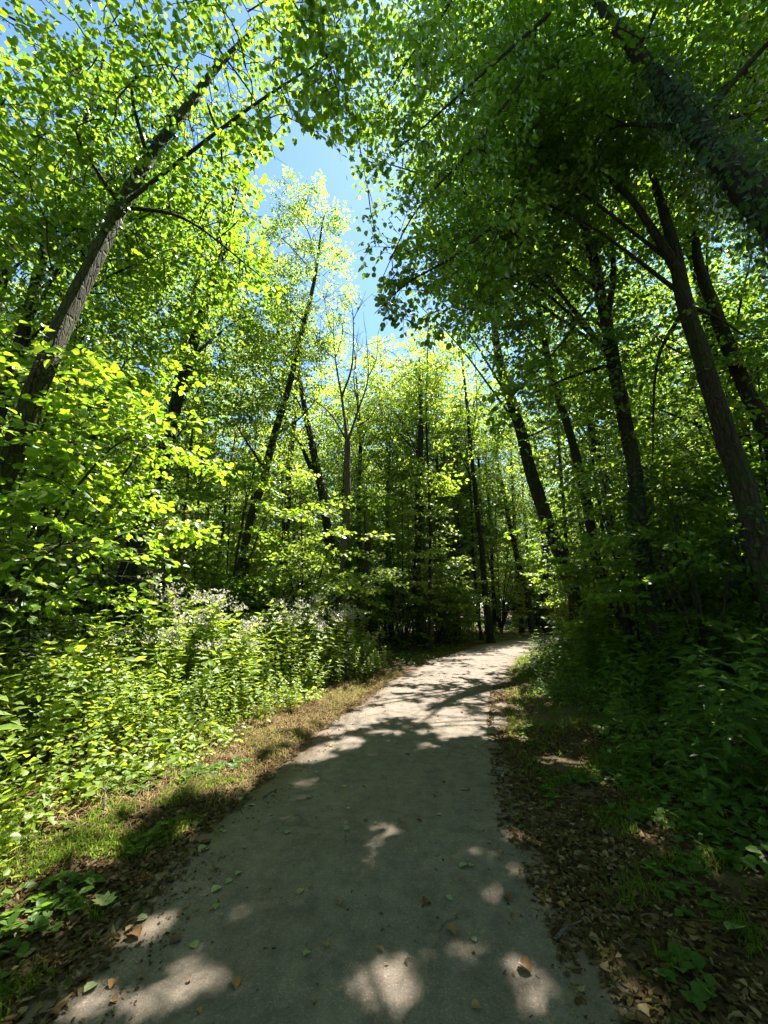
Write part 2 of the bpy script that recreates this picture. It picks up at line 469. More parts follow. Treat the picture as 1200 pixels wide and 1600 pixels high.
TRIS = {}
DENS, LEAFY = 2.15, .98
def build_tree(name, label, group, trunk, rad, crowns, seed, leaf='canopy', bark='bark', cull=True, forks=(), nlimb=7, lscale=1.0,
               sides=12, ivy=None, limb_parts=True, leafmul=1.0, dead=False, shape=LOWLEAF, limb_lo=.45, twig_tubes=True, category='tree'):
    """trunk: world points from base to tip; crowns: [(centre, radii, number of sprays, spray scale)]"""
    r = np.random.default_rng(seed)
    T = catmull(trunk, 12 + 6 * len(trunk))
    n = len(T)
    base = T[0].copy()
    t = np.linspace(0, 1, n)
    R = np.interp(t, np.linspace(0, 1, len(rad)), rad) * .77
    T[2:, :2] += (np.stack([vnoise(t[2:] * 9 + seed, t[2:] * 0, 1), vnoise(t[2:] * 9, t[2:] * 0 + seed, 1)], 1) - .5) * R[2:, None] * .8
    root = link(name, None, label=label, cat=category, group=group, loc=base)
    root.empty_display_size = .3
    g = Geo()
    T[0, 2] -= .25
    tube(g, T, R, sides, rough=.15, seed=seed, flare=.6)
    link('trunk', g.mesh('trunk', M[bark], base, True), root)
    limbs = []
    for fk in forks:
        pts, r0, r1 = fk
        L = catmull(pts, 22)
        limbs.append((L, np.linspace(r0, r1, len(L)) * .8, True))
    leafg = Geo()
    sprays = []
    for centre, radii, ns, ssc in crowns:
        ns = int(ns * DENS)
        C = crown_points(r, centre, radii, ns)
        C = C[C[:, 2] > 1.2]
        k = max(2, int(nlimb * ns / DENS / max(1, sum(c[2] for c in crowns)))) if nlimb else 0
        CL = C[~in_opening(C)] if cull else C
        for e in CL[r.permutation(len(CL))[:k]]:
            hz = np.hypot(*(T[:, :2] - e[:2]).T)
            cand = np.arange(int(n * limb_lo), n)
            want = e[2] - 1.25 * hz[cand]
            i = cand[np.argmin(np.abs(T[cand, 2] - want))]
            p0 = T[i]
            mid = p0 * .5 + e * .5 + np.array((0, 0, .12 * np.linalg.norm(e - p0))) + r.normal(0, .15, 3)
            L = catmull([p0, mid, e], 14)
            if cull and in_opening(L).any(): continue
            limbs.append((L, np.linspace(min(R[i] * .36, .045), .01, 14), False))
        for c in C:
            sprays.append((c, np.asarray(centre), ssc))
    limb_geo = []
    LP, LI = [], []
    for L, rr, own in limbs:
        gg = Geo()
        tube(gg, L, rr, 7, rough=.08, seed=seed)
        limb_geo.append(gg)
        LP.append(L[3:]); LI += [len(limb_geo) - 1] * (len(L) - 3)
    if n:
        up = T[int(n * limb_lo):]
        gg = Geo(); limb_geo.append(gg)
        LP.append(up); LI += [len(limb_geo) - 1] * len(up)
    LP = np.concatenate(LP); LI = np.array(LI)
    bigP, bigD, bigN, bigS = [], [], [], []
    CAP = len(LP)
    LP = np.vstack([LP, np.zeros((len(sprays) * 2, 3)) + 1e6]); LI = np.concatenate([LI, np.zeros(len(sprays) * 2, int)])
    if sprays:
        d0 = [((LP[:CAP] - c) ** 2).sum(1).min() for c, _, _ in sprays]
        sprays = [sprays[q] for q in np.argsort(d0)]
    for c, centre, ssc in sprays:
        out = c - centre
        head = unit(np.array((out[0], out[1], 0)) + r.normal(0, .5, 3) * np.array((1, 1, 0)) * (1 + np.linalg.norm(out[:2])))
        head = unit(head + np.array((0, 0, r.uniform(-.35, .25))))
        q = frame(head, r.normal(0, .3))
        sp = SPRAYS[r.integers(len(SPRAYS))]
        sc = ssc * r.uniform(.75, 1.3)
        o = c - head * sc * .5
        P = o + (sp['pos'] * sc) @ q.T
        keep = r.random(len(P)) < .96
        j = np.argmin(((LP - o) ** 2).sum(1))
        a = LP[j]
        dist = np.linalg.norm(o - a)
        if cull:
            if in_opening(np.stack([a + (o - a) * f for f in np.linspace(.1, 1, 7)])).any(): continue
            keep &= ~lets_sun_through(P) & ~in_opening(P)
        if keep.sum() > 4:
            bigP.append(P[keep]); bigD.append(sp['d'][keep] @ q.T); bigN.append(sp['n'][keep] @ q.T); bigS.append(sp['s'][keep] * (.6 + .4 * sc) * lscale * LEAFY)
            gg = limb_geo[LI[j]]
            mid = a * .45 + o * .55 + np.array((0, 0, .10 * dist)) + r.normal(0, .08 * dist, 3)
            tube(gg, catmull([a, mid, o], 6), np.linspace(min(.022, .007 + .006 * dist), .006, 6), 4)
            if dist > .15:
                LP[CAP] = o; LP[CAP + 1] = mid; LI[CAP] = LI[CAP + 1] = LI[j]; CAP += 2
            if twig_tubes and keep.mean() > .35:
                for twp in sp['tw'][:1]:
                    tube(gg, o + (twp * sc) @ q.T, np.linspace(.006, .002, len(twp)), 3)
    if limb_parts:
        for gg in limb_geo[:-1]:
            if gg.n: link('limb', gg.mesh('limb', M[bark], base, True), root)
        if limb_geo[-1].n: link('twigs', limb_geo[-1].mesh('twigs', M[bark], base, True), root, kind='stuff')
    else:
        al = Geo()
        for gg in limb_geo:
            for v in gg.v: pass
            if gg.n:
                V = np.concatenate(gg.v); F = np.concatenate(gg.f4)
                al.add(V, F)
        if al.n: link('branches', al.mesh('branches', M[bark], base, True), root, kind='stuff')
    if bigP:
        put_leaves(leafg, np.concatenate(bigP), np.concatenate(bigD), np.concatenate(bigN), np.concatenate(bigS), shape)
        link('crown', leafg.mesh('crown', M[leaf], base), root, kind='stuff')
    if ivy:
        z0, z1, dens, thick = ivy
        m = int(dens * (z1 - z0))
        zz = r.uniform(z0, z1, m)
        tz = T[:, 2]
        cx, cyy, rr = np.interp(zz, tz, T[:, 0]), np.interp(zz, tz, T[:, 1]), np.interp(zz, tz, R)
        an = r.random(m) * 2 * PI
        lump = .35 + vnoise(an * 1.2 + seed, zz * 1.1, .6) * 1.3
        rr = rr + thick * lump * r.random(m) ** .6
        nr = np.stack([np.cos(an), np.sin(an), np.full(m, .35)], 1)
        P = np.stack([cx + np.cos(an) * rr, cyy + np.sin(an) * rr, zz], 1)
        dd = np.stack([-np.sin(an), np.cos(an), np.full(m, -.9)], 1) * np.stack([r.choice([-1, 1], m)] * 2 + [np.ones(m)], 1) + r.normal(0, .3, (m, 3))
        ig = Geo()
        put_leaves(ig, P, dd, nr + r.normal(0, .35, (m, 3)), r.uniform(.05, .1, m), LOWLEAF)
        link('ivy', ig.mesh('ivy', M['dark'], base), root, kind='stuff')
        TRIS[name] = TRIS.get(name, 0) + ig.tris()
    TRIS[name] = TRIS.get(name, 0) + leafg.tris() + sum(gg.tris() for gg in limb_geo)
    return root

exec_parts = True

# ------------------------------------------------------------------ the ground
def ground_material():
    m, t, N, out, L = nodes('woodland_soil')
    tc = N('TexCoord')
    n1 = N('TexNoise', Scale=1.6, Detail=8.0, Roughness=.65); L(tc.outputs['Object'], n1.inputs['Vector'])
    n2 = N('TexNoise', Scale=38.0, Detail=6.0, Roughness=.7); L(tc.outputs['Object'], n2.inputs['Vector'])
    r1 = ramp(N, [(.3, (.045, .03, .018)), (.5, (.085, .06, .036)), (.7, (.06, .06, .022))]); L(n1.outputs[0], r1.inputs[0])
    r2 = ramp(N, [(.3, (.5, .5, .5)), (.7, (1.4, 1.3, 1.2))]); L(n2.outputs[0], r2.inputs[0])
    mx = N('MixRGB', _blend_type='MULTIPLY'); mx.inputs[0].default_value = 1
    L(r1.outputs[0], mx.inputs[1]); L(r2.outputs[0], mx.inputs[2])
    b = N('BsdfPrincipled', Roughness=.95); b.inputs['Specular IOR Level'].default_value = .15
    L(mx.outputs[0], b.inputs['Base Color'])
    bp = N('Bump', Strength=.8, Distance=.03); L(n2.outputs[0], bp.inputs['Height']); L(bp.outputs[0], b.inputs['Normal'])
    L(b.outputs[0], out.inputs['Surface'])
    return m
def axis_steps(a, b, fine, grow):
    v = [0.0]; s = fine
    while v[-1] < b:
        v.append(v[-1] + s)
        if v[-1] > a: s *= grow
    return np.array(v)
xs = axis_steps(7, 320, .14, 1.16); xs = np.concatenate([-xs[:0:-1], xs])
yp = axis_steps(16, 340, .16, 1.14); yn = axis_steps(2, 120, .3, 1.3)
ys = np.concatenate([-yn[:0:-1], yp])
X, Y = np.meshgrid(xs, ys)
Z = gz(X, Y) - .006
i, j = np.meshgrid(np.arange(len(ys) - 1), np.arange(len(xs) - 1), indexing='ij')
k = (i * len(xs) + j).ravel()
g = Geo(); g.add(np.stack([X, Y, Z], -1).reshape(-1, 3), np.stack([k, k + 1, k + 1 + len(xs), k + len(xs)], 1))
link('ground', g.mesh('ground', ground_material(), smooth=True), kind='structure')

def path_material():
    m, t, N, out, L = nodes('worn_asphalt')
    tc = N('TexCoord')
    big = N('TexNoise', Scale=.9, Detail=6.0, Roughness=.6); L(tc.outputs['Object'], big.inputs['Vector'])
    mid = N('TexNoise', Scale=9.0, Detail=8.0, Roughness=.7); L(tc.outputs['Object'], mid.inputs['Vector'])
    fine = N('TexVoronoi', Scale=150.0); L(tc.outputs['Object'], fine.inputs['Vector'])
    gr = N('TexNoise', Scale=330.0, Detail=3.0, Roughness=.8); L(tc.outputs['Object'], gr.inputs['Vector'])
    r1 = ramp(N, [(.3, (.1, .082, .067)), (.55, (.128, .106, .087)), (.75, (.162, .135, .111))]); L(big.outputs[0], r1.inputs[0])
    r2 = ramp(N, [(.3, (.62, .62, .63)), (.7, (1.3, 1.28, 1.24))]); L(mid.outputs[0], r2.inputs[0])
    mx = N('MixRGB', _blend_type='MULTIPLY'); mx.inputs[0].default_value = 1
    L(r1.outputs[0], mx.inputs[1]); L(r2.outputs[0], mx.inputs[2])
    r3 = ramp(N, [(0, (.55, .55, .56)), (.5, (1, 1, 1)), (.86, (1.1, 1.08, 1.05)), (.97, (1.9, 1.8, 1.65))])
    sep = N('SeparateColor'); L(fine.outputs['Color'], sep.inputs[0]); L(sep.outputs[0], r3.inputs[0])
    mx2 = N('MixRGB', _blend_type='MULTIPLY'); mx2.inputs[0].default_value = .5
    L(mx.outputs[0], mx2.inputs[1]); L(r3.outputs[0], mx2.inputs[2])
    # fine cracks and dusty, silted patches
    wv = N('TexNoise', Scale=2.3, Detail=6.0, Roughness=.7); L(tc.outputs['Object'], wv.inputs['Vector'])
    va = N('MixRGB'); va.inputs[0].default_value = .22; L(tc.outputs['Object'], va.inputs[1]); L(wv.outputs['Color'], va.inputs[2])
    cr = N('TexVoronoi', Scale=1.7, _feature='DISTANCE_TO_EDGE'); L(va.outputs[0], cr.inputs['Vector'])
    rc = ramp(N, [(0, (.45, .43, .4)), (.006, (.55, .53, .5)), (.011, (1, 1, 1))]); L(cr.outputs['Distance'], rc.inputs[0])
    msk = N('TexNoise', Scale=1.1, Detail=2.0); L(tc.outputs['Object'], msk.inputs['Vector'])
    rk = ramp(N, [(.52, (0, 0, 0)), (.62, (1, 1, 1))]); L(msk.outputs[0], rk.inputs[0])
    mx3 = N('MixRGB', _blend_type='MULTIPLY'); L(rk.outputs[0], mx3.inputs[0]); L(mx2.outputs[0], mx3.inputs[1]); L(rc.outputs[0], mx3.inputs[2])
    st = N('TexNoise', Scale=3.4, Detail=9.0, Roughness=.72); L(tc.outputs['Object'], st.inputs['Vector'])
    rs_ = ramp(N, [(.5, (0, 0, 0)), (.72, (.6, .6, .6))]); L(st.outputs[0], rs_.inputs[0])
    mx4 = N('MixRGB'); mx4.inputs[2].default_value = (.165, .138, .106, 1); L(rs_.outputs[0], mx4.inputs[0]); L(mx3.outputs[0], mx4.inputs[1])
    at_ = N('Attribute', _attribute_name='edge')
    e1 = N('Math', _operation='MULTIPLY_ADD'); e1.inputs[1].default_value = .55; L(st.outputs[0], e1.inputs[0]); L(at_.outputs['Fac'], e1.inputs[2])
    sb = N('Math', _operation='SUBTRACT'); sb.inputs[1].default_value = 1.0; L(e1.outputs[0], sb.inputs[0])
    ms = N('Math', _operation='MULTIPLY', _use_clamp=True); ms.inputs[1].default_value = 4.0; L(sb.outputs[0], ms.inputs[0])
    mx5 = N('MixRGB'); mx5.inputs[2].default_value = (.085, .06, .038, 1); L(ms.outputs[0], mx5.inputs[0]); L(mx4.outputs[0], mx5.inputs[1])
    mx2 = mx5
    b = N('BsdfPrincipled', Roughness=.88); b.inputs['Specular IOR Level'].default_value = .3
    L(mx2.outputs[0], b.inputs['Base Color'])
    ad = N('Math', _operation='MULTIPLY_ADD'); ad.inputs[1].default_value = .8
    L(fine.outputs['Distance'], ad.inputs[0]); L(gr.outputs[0], ad.inputs[2])
    bp = N('Bump', Strength=.6, Distance=.004); L(ad.outputs[0], bp.inputs['Height'])
    bp2 = N('Bump', Strength=.35, Distance=.03); L(mid.outputs[0], bp2.inputs['Height']); L(bp.outputs[0], bp2.inputs['Normal'])
    L(bp2.outputs[0], b.inputs['Normal'])
    L(b.outputs[0], out.inputs['Surface'])
    return m
py_ = np.concatenate([np.arange(-3, 6, .08), np.arange(6, 21, .15), np.arange(21, 29.8, .2)])
g = Geo()
rows = []
U = np.linspace(-1, 1, 17)
for y in py_:
    s = float(path_slope(y)); nx, ny = 1 / math.hypot(1, s), -s / math.hypot(1, s)
    eL = HALF + .07 + .13 * min(1, max(0, (4.2 - y) / 1.5)) + .10 * (vnoise(y, 0, .5) - .5) + .14 * (vnoise(y, 5, 1.6) - .5)
    eR = HALF + .16 + .10 * (vnoise(y, 9, .5) - .5) + .14 * (vnoise(y, 14, 1.6) - .5)
    for u in U:
        d = u * (eL if u < 0 else eR)
        z = .016 * (1 - u * u) + .012 + .006 * (float(vnoise(y + 40, d, .6)) - .5)
        if abs(u) > .99: z = -.02
        rows.append((float(path_x(y)) + nx * d, y + ny * d, z))
n = len(U)
i, j = np.meshgrid(np.arange(len(py_) - 1), np.arange(n - 1), indexing='ij')
k = (i * n + j).ravel()
g.add(rows, np.stack([k, k + 1, k + 1 + n, k + n], 1))
pm = g.mesh('path', path_material(), smooth=True)
ed = pm.attributes.new('edge', 'FLOAT', 'POINT')
ed.data.foreach_set('value', np.tile(np.abs(U), len(py_)).astype(np.float32))
link('path', pm, kind='structure')

# ------------------------------------------------------------------ the trees one can tell apart
def G(x, y):
    return np.array((x, y, float(gz(x, y))))
def trunk_px(base, pts):
    return [G(*base)] + [at(*p) for p in pts]

V3 = lambda *a: np.array(a, float)
# thick leaning tree at the left edge
tp = trunk_px((-4.7, 4.0), [(0, 740, 4.1), (60, 600, 4.2), (122, 460, 4.4), (195, 310, 4.7), (290, 170, 5.1), (350, 90, 5.6)])
tp.append(tp[-1] + V3(.8, .8, 3.2))
build_tree('leaning_tree', 'thick bare trunk leaning in from the left edge over the path', None, tp, [.17, .145, .135, .125, .11, .09, .07, .035],
           [(V3(-3.4, 5.6, 10.2), (3.4, 3.0, 3.6), 170, 1.0), (V3(-5.5, 4.2, 6.8), (1.6, 1.6, 1.8), 30, .9)], 1, bark='bark_moss', sides=18, nlimb=5,
           ivy=(6.5, 9.5, 120, .12), limb_lo=.55)
# slender pale tree with the tall narrow crown in the middle
tp = trunk_px((-4.95, 12.2), [(365, 925, 12.2), (400, 790, 12.2), (424, 700, 12.3), (455, 580, 12.5), (490, 440, 12.8), (505, 340, 13.0)])
build_tree('slender_tree', 'slender leaning tree with a tall narrow pale crown against the blue sky', None, tp, [.2, .17, .16, .15, .13, .09, .03],
           [(at(472, 430, 13), (1.75, 1.6, 4.5), 100, .8), (at(435, 560, 12.4), (1.7, 1.6, 2.2), 44, .8), (at(420, 665, 11.8), (1.3, 1.2, .8), 16, .9)], 2,
           leaf='far', bark='bark_moss', cull=False, nlimb=6, sides=10, limb_lo=.4)
# bare dead tree
tp = trunk_px((-1.05, 12), [(528, 930, 12), (541, 800, 12), (543, 690, 12)])
tip = tp[-1]
fk = []
for pts, r0 in [([(543, 690), (534, 620), (524, 560), (520, 480)], .07), ([(534, 620), (550, 570), (552, 500), (548, 470)], .05),
                ([(543, 690), (560, 640), (575, 590), (572, 520)], .06), ([(560, 640), (553, 590), (560, 540)], .035),
                ([(543, 690), (515, 645), (480, 620), (440, 613)], .045), ([(548, 670), (575, 655), (592, 630), (612, 605)], .035),
                ([(524, 560), (505, 545), (490, 520)], .025), ([(552, 500), (565, 470)], .02), ([(575, 590), (588, 560), (590, 530)], .025),
                ([(520, 520), (510, 490), (508, 465)], .018), ([(541, 740), (560, 735), (585, 742)], .02), ([(524, 560), (535, 520), (530, 490)], .02),
                ([(592, 630), (600, 650), (612, 662)], .015), ([(480, 620), (470, 600), (462, 590)], .015)]:
    P = [at(a, b, 12 + .25 * math.sin(a * .7 + b * .3 + q)) for q, (a, b) in enumerate(pts)]
    P[0] = at(*pts[0], 12)
    fk.append((P, r0 * 1.0, .007))
rb = np.random.default_rng(8)
for P, r0, _ in list(fk):
    L = catmull(P, 12)
    for q in range(5):
        a = L[rb.integers(3, 12)]
        dr = unit(unit(L[-1] - L[0]) + rb.normal(0, .55, 3)) * rb.uniform(.35, 1.0)
        fk.append(([a, a + dr * .5 + rb.normal(0, .05, 3), a + dr + V3(0, 0, .1)], .014, .004))
build_tree('bare_tree', 'dead bare tree with forked leafless branches standing behind the nettles', None, tp, [.2, .155, .135, .12], [], 3, bark='bark_pale',
           forks=fk, nlimb=0, sides=10)
# ivy clad tree left of the bare one
tp = trunk_px((-1.6, 14.5), [(522, 880, 14.5), (503, 780, 14.5), (485, 690, 14.6), (470, 600, 14.8), (455, 520, 15)])
build_tree('forked_tree', 'dark ivy clad tree forking in two left of the bare tree', None, tp, [.27, .22, .19, .17, .12, .05],
           [(at(440, 560, 15), (1.9, 1.8, 2.6), 50, .9)], 4, leaf='far', forks=[([at(487, 735, 14.6), at(470, 695, 14.5), at(448, 655, 14.2), at(436, 600, 14)], .11, .03)],
           ivy=(.3, 8.5, 130, .16), sides=10, limb_lo=.6)
# mossy broken snag
tp = trunk_px((-.72, 12.6), [(563, 950, 12.6), (568, 900, 12.6), (577, 838, 12.6)])
build_tree('broken_snag', 'short broken mossy snag standing right of the bare tree', None, tp, [.2, .17, .15, .1], [], 5, bark='bark_moss', nlimb=0, sides=12, category='tree stump')
# ivy tree behind the bend
tp = trunk_px((1.75, 16.5), [(650, 930, 16.5), (655, 780, 16.5), (657, 640, 16.6), (655, 560, 16.8)])
build_tree('bend_tree', 'straight ivy clad tree left of the path bend with a light crown', None, tp, [.28, .22, .19, .14, .05],
           [(at(655, 590, 16.8), (2.0, 1.9, 3.4), 60, .9), (at(610, 640, 18), (1.6, 1.6, 2.4), 30, .9)], 6, leaf='far', ivy=(.2, 6.5, 150, .2), sides=10, limb_lo=.6)
# right side: trunks leaning over the path
tp = trunk_px((6.55, 13.0), [(900, 945, 13), (880, 880, 13), (840, 770, 13), (800, 640, 13), (780, 560, 13.1), (765, 450, 13.3)])
build_tree('curved_tree', 'thick tree right of the bend leaning left with sunlit bark at its foot', None, tp, [.36, .29, .27, .25, .23, .19, .08],
           [(at(745, 430, 12.5), (2.7, 2.6, 3.8), 120, 1.05), (at(800, 640, 12), (2.0, 1.8, 1.6), 36, 1.0)], 7, ivy=(3, 10, 90, .15), sides=16, limb_lo=.6)
tp = trunk_px((6.9, 10.6), [(948, 930, 10.6), (925, 830, 10.6), (898, 710, 10.6), (868, 600, 10.7), (848, 520, 10.9), (830, 400, 11.2)])
build_tree('thin_tree', 'thin dark trunk between the thick leaning tree and the ivy trunk', None, tp, [.2, .17, .16, .15, .13, .11, .05],
           [(at(800, 380, 10.5), (2.6, 2.4, 3.4), 110, 1.0)], 8, sides=12, limb_lo=.6, ivy=(.3, 4.5, 60, .12))
tp = trunk_px((5.15, 7.5), [(1016, 940, 7.5), (1000, 830, 7.5), (985, 720, 7.5), (965, 600, 7.6), (945, 490, 7.7), (922, 390, 8.0), (900, 290, 8.4)])
build_tree('ivy_trunk', 'dark ivy hung trunk rising from the weeds right of the path', None, tp, [.24, .2, .18, .17, .16, .15, .13, .06],
           [(at(820, 260, 8), (2.8, 2.6, 4.0), 170, 1.0), (at(880, 560, 8.2), (1.7, 1.5, 1.5), 40, .9), (at(700, 130, 7), (2.2, 2.2, 2.2), 70, .9), (V3(2.9, 8.0, 10.2), (2.3, 2.6, 2.0), 150, 1.0)], 9, sides=16,
           forks=[([at(948, 500, 7.7), at(958, 430, 7.9), at(955, 350, 8.2), at(950, 280, 8.6)], .1, .04)], ivy=(.2, 4.2, 170, .2), limb_lo=.6)
tp = trunk_px((5.7, 5.6), [(1195, 900, 5.6), (1150, 740, 5.7), (1108, 590, 5.8), (1065, 440, 6.0), (1035, 330, 6.3), (1005, 230, 6.7)])
build_tree('forked_leaning_tree', 'tall dark tree at the right edge forking towards the path', None, tp, [.24, .2, .185, .17, .14, .1, .05],
           [(at(1010, 200, 7.2), (2.8, 2.4, 3.4), 150, 1.0), (at(880, 230, 6.4), (1.6, 1.6, 1.4), 50, .9), (at(1050, 620, 7.4), (1.6, 1.5, 1.6), 36, .85)], 10, sides=18,
           forks=[([at(1062, 430, 6.0), at(1020, 360, 6.0), at(975, 300, 6.1), at(905, 255, 6.2), at(840, 290, 6.3)], .11, .02)], ivy=(.2, 3.0, 90, .1), limb_lo=.62)
tp = trunk_px((7.4, 6.6), [(1230, 760, 6.6), (1170, 610, 6.7), (1115, 480, 6.8), (1092, 420, 7.0), (1080, 300, 7.4)])
build_tree('second_leaning_tree', 'slimmer trunk leaning left behind the forked tree at the right edge', None, tp, [.2, .17, .15, .14, .12, .06],
           [(at(1120, 260, 8), (2.6, 2.4, 3.4), 120, 1.0)], 11, sides=12, limb_lo=.6)
tp = trunk_px((5.6, 2.2), [(1330, 460, 3.1), (1200, 330, 3.6), (1130, 250, 4.0), (1060, 165, 4.5), (1000, 90, 5.0), (930, 0, 5.6)])
build_tree('arching_tree', 'heavy ivy covered trunk arching across the top right corner', None, tp, [.26, .22, .2, .19, .17, .15, .1],
           [(at(1000, 60, 5.4), (2.6, 2.0, 2.4), 130, .95), (at(820, -40, 6.5), (2.6, 2.2, 2.0), 110, 1.0), (at(1250, 150, 4.6), (1.6, 1.6, 1.8), 50, .9)], 12, sides=16,
           ivy=(3.8, 10.0, 420, .24), limb_lo=.6)
tp = trunk_px((9.95, 25.6), [(851, 960, 25.6), (854, 880, 25.6), (845, 780, 25.7), (835, 680, 26)])
build_tree('dark_tree', 'short dark upright trunk at the far end of the path where it bends away', None, tp, [.42, .36, .33, .26, .1],
           [(at(840, 720, 26), (2.6, 2.6, 4.0), 60, 1.1)], 13, leaf='far', sides=10, limb_lo=.6)
tp = trunk_px((8.8, 25.0), [(826, 940, 25), (805, 860, 25), (785, 760, 25.2), (770, 680, 25.4)])
build_tree('leaning_sapling', 'thin trunk leaning left beside the dark upright trunk at the bend', None, tp, [.26, .22, .19, .15, .06],
           [(at(765, 680, 25.5), (2.2, 2.2, 3.6), 46, 1.1)], 14, leaf='far', sides=10, limb_lo=.6)
# left wood, near rank
def wood_tree(x, y, lean, h, r0, label, seed, crown, leaf='canopy', ivy=None, name='woodland_tree', **kw):
    b = G(x, y)
    pts = [b, b + V3(lean[0] * .3, lean[1] * .3, h * .3), b + V3(lean[0] * .62, lean[1] * .6, h * .62), b + V3(lean[0], lean[1], h)]
    return build_tree(name, label, None, pts, [r0, r0 * .8, r0 * .6, r0 * .2], [(b + V3(*c), rd, n, s) for c, rd, n, s in crown], seed, leaf=leaf, ivy=ivy, limb_lo=.4, sides=12, **kw)
wood_tree(-5.9, 9.0, (1.6, .5), 14, .26, 'broad ivy wrapped trunk leaning right behind the hazel at left', 21,
          [((1.2, .3, 10.5), (2.9, 2.6, 4.0), 130, 1.0), ((.2, -.3, 5.0), (2.0, 1.8, 1.8), 40, .9)], ivy=(.4, 9, 130, .22))
wood_tree(-9.2, 8.0, (.8, -.4), 15, .24, 'shaded tree at the far left behind the leaning trunk', 22, [((.5, -.2, 9.8), (3.2, 2.8, 4.6), 140, 1.05)], ivy=(.4, 6, 80, .12))
wood_tree(-7.6, 12.5, (1.0, 0), 17, .25, 'ivy hung tree behind the slender leaning tree, left of it', 23, [((.8, 0, 11), (2.8, 2.6, 5.2), 130, 1.05)], leaf='far', ivy=(.4, 9, 110, .2))
wood_tree(-6.4, 5.9, (.5, .3), 13, .15, 'young tree with a leafy crown above the hazel at the left edge', 24, [((.6, .3, 8.6), (2.3, 2.2, 3.8), 110, .95)])
wood_tree(-4.2, 16.5, (.4, 0), 16, .22, 'ivy covered tree close behind the slender leaning tree', 25, [((.2, 0, 10), (2.2, 2.0, 4.5), 90, 1.0)], leaf='far', ivy=(.4, 8, 100, .2))
wood_tree(9.4, 9.4, (-1.2, 0), 15, .24, 'shaded tree in the right wood behind the forked tree', 26, [((-.9, 0, 9.5), (3.0, 2.6, 5.0), 140, 1.05)], ivy=(.4, 4, 70, .1))
wood_tree(8.6, 14.6, (-1.2, -.3), 17, .24, 'tall tree right of the path bend behind the thin dark trunk', 27, [((-1.0, -.2, 11), (3.0, 2.6, 5.4), 140, 1.05)])
wood_tree(4.9, 19.5, (-.9, -.6), 16, .2, 'slim dark tree at the left edge of the path bend leaning left', 28, [((-.8, -.5, 10.5), (2.4, 2.2, 4.8), 90, 1.05)], leaf='far', ivy=(.3, 5, 70, .1))
wood_tree(11.6, 6.4, (-1.4, .2), 14, .24, 'dark tree deep in the wood at the right edge', 29, [((-1.0, 0, 8.6), (2.8, 2.6, 4.8), 120, 1.05)])

# ------------------------------------------------------------------ the wood behind: four kinds of tree, copied
def far_tree(seed, h, r0, rx, n, ivy=None, lean=.4):
    b = V3(0, 0, 0)
    pts = [b, b + V3(lean * .3, 0, h * .33), b + V3(lean * .4, .1, h * .66), b + V3(lean, .2, h)]
    return build_tree('distant_tree', 'x', None, pts, [r0, r0 * .8, r0 * .55, r0 * .15], [(V3(lean * .6, .1, h * .66), (rx, rx, h * .36), n, 1.15), (V3(lean * .3, 0, h * .3), (rx * .7, rx * .7, h * .14), n // 6, .95)],
                      seed, leaf='far', cull=False, limb_parts=False, sides=8, nlimb=7, ivy=ivy, limb_lo=.35, lscale=1.15, twig_tubes=False)
FAR = [far_tree(41, 17, .22, 2.6, 110, (.2, 7, 90, .15)), far_tree(42, 19, .18, 2.2, 100, None, -.9), far_tree(43, 15, .2, 3.0, 120, (.2, 9, 100, .2), 1.0), far_tree(44, 18, .16, 2.0, 90, None, .5), far_tree(45, 12, .09, 1.3, 26, None, .7), far_tree(46, 13, .08, 1.2, 24, None, -.6)]
rf = np.random.default_rng(5)
spots = []
fixed = [(2.9, 21, 1, .9), (3.7, 22.5, 3, .9), (5.6, 23, 1, .9), (6.6, 25.4, 3, .9), (8.6, 26.4, 0, .9), (1.6, 20, 3, .8), (2.2, 24, 0, .9), (10.6, 30.5, 1, .9), (-1.0, 19, 2, .95), (.4, 22, 1, .9), (4.4, 26, 2, .9)]
for x, y, k, s in fixed: spots.append((x, y, k, s))
tries = 0
while len(spots) < 108 and tries < 4000:
    tries += 1
    y = rf.uniform(11, 60); x = rf.uniform(-1.05, 1.15) * (y + 6)
    if abs(x) > 44 or abs(float(offset(x, y))) < 2.2 and y < 30: continue
    if y < 18 and abs(x) < 9.5: continue
    if (x - 12) ** 2 / 16 + (y - 30) ** 2 / 30 < 1: continue
    if -6.5 < x + (y - 14) * .25 < 1.5 and 12 < y < 24: continue
    if any((x - a) ** 2 + (y - b) ** 2 < 2.7 ** 2 for a, b, _, _ in spots): continue
    spots.append((x, y, int(rf.integers(4)), float(rf.uniform(.85, 1.12))))
REG = [('the left wood', 'in the left wood behind the nettles'), ('the bend', 'behind the path bend'), ('the right wood', 'in the right wood beyond the leaning trunks')]
KIND = ['straight ivy clad tree', 'bare stemmed leaning tree', 'broad bent ivy tree', 'slim narrow crowned tree', 'thin young tree', 'thin whippy young tree']
n0 = 0
while n0 < 46:
    y = rf.uniform(13, 30); x = rf.uniform(-.55, .75) * y
    if abs(float(offset(x, y))) < 1.9 or (y < 17 and -5 < x < 1): continue
    if any((x - a) ** 2 + (y - b) ** 2 < .8 ** 2 for a, b, _, _ in spots): continue
    spots.append((x, y, 4 + n0 % 2, float(rf.uniform(.85, 1.15)))); n0 += 1
REG.append(('the viewpoint', 'added out of view around the viewpoint to block skylight'))
for x, y in ((-4, -3), (4.5, -2.5), (-7.5, -1), (8, 0), (-3.5, -8), (3.5, -8), (-9, -6), (9, -6), (-6, -12), (6, -12), (0.2, -17), (-12, 3), (13, 2.5)):  # unseen trees, added to block skylight from behind and beside the camera
    spots.append((x, y, int(rf.integers(4)), .95))
used = set()
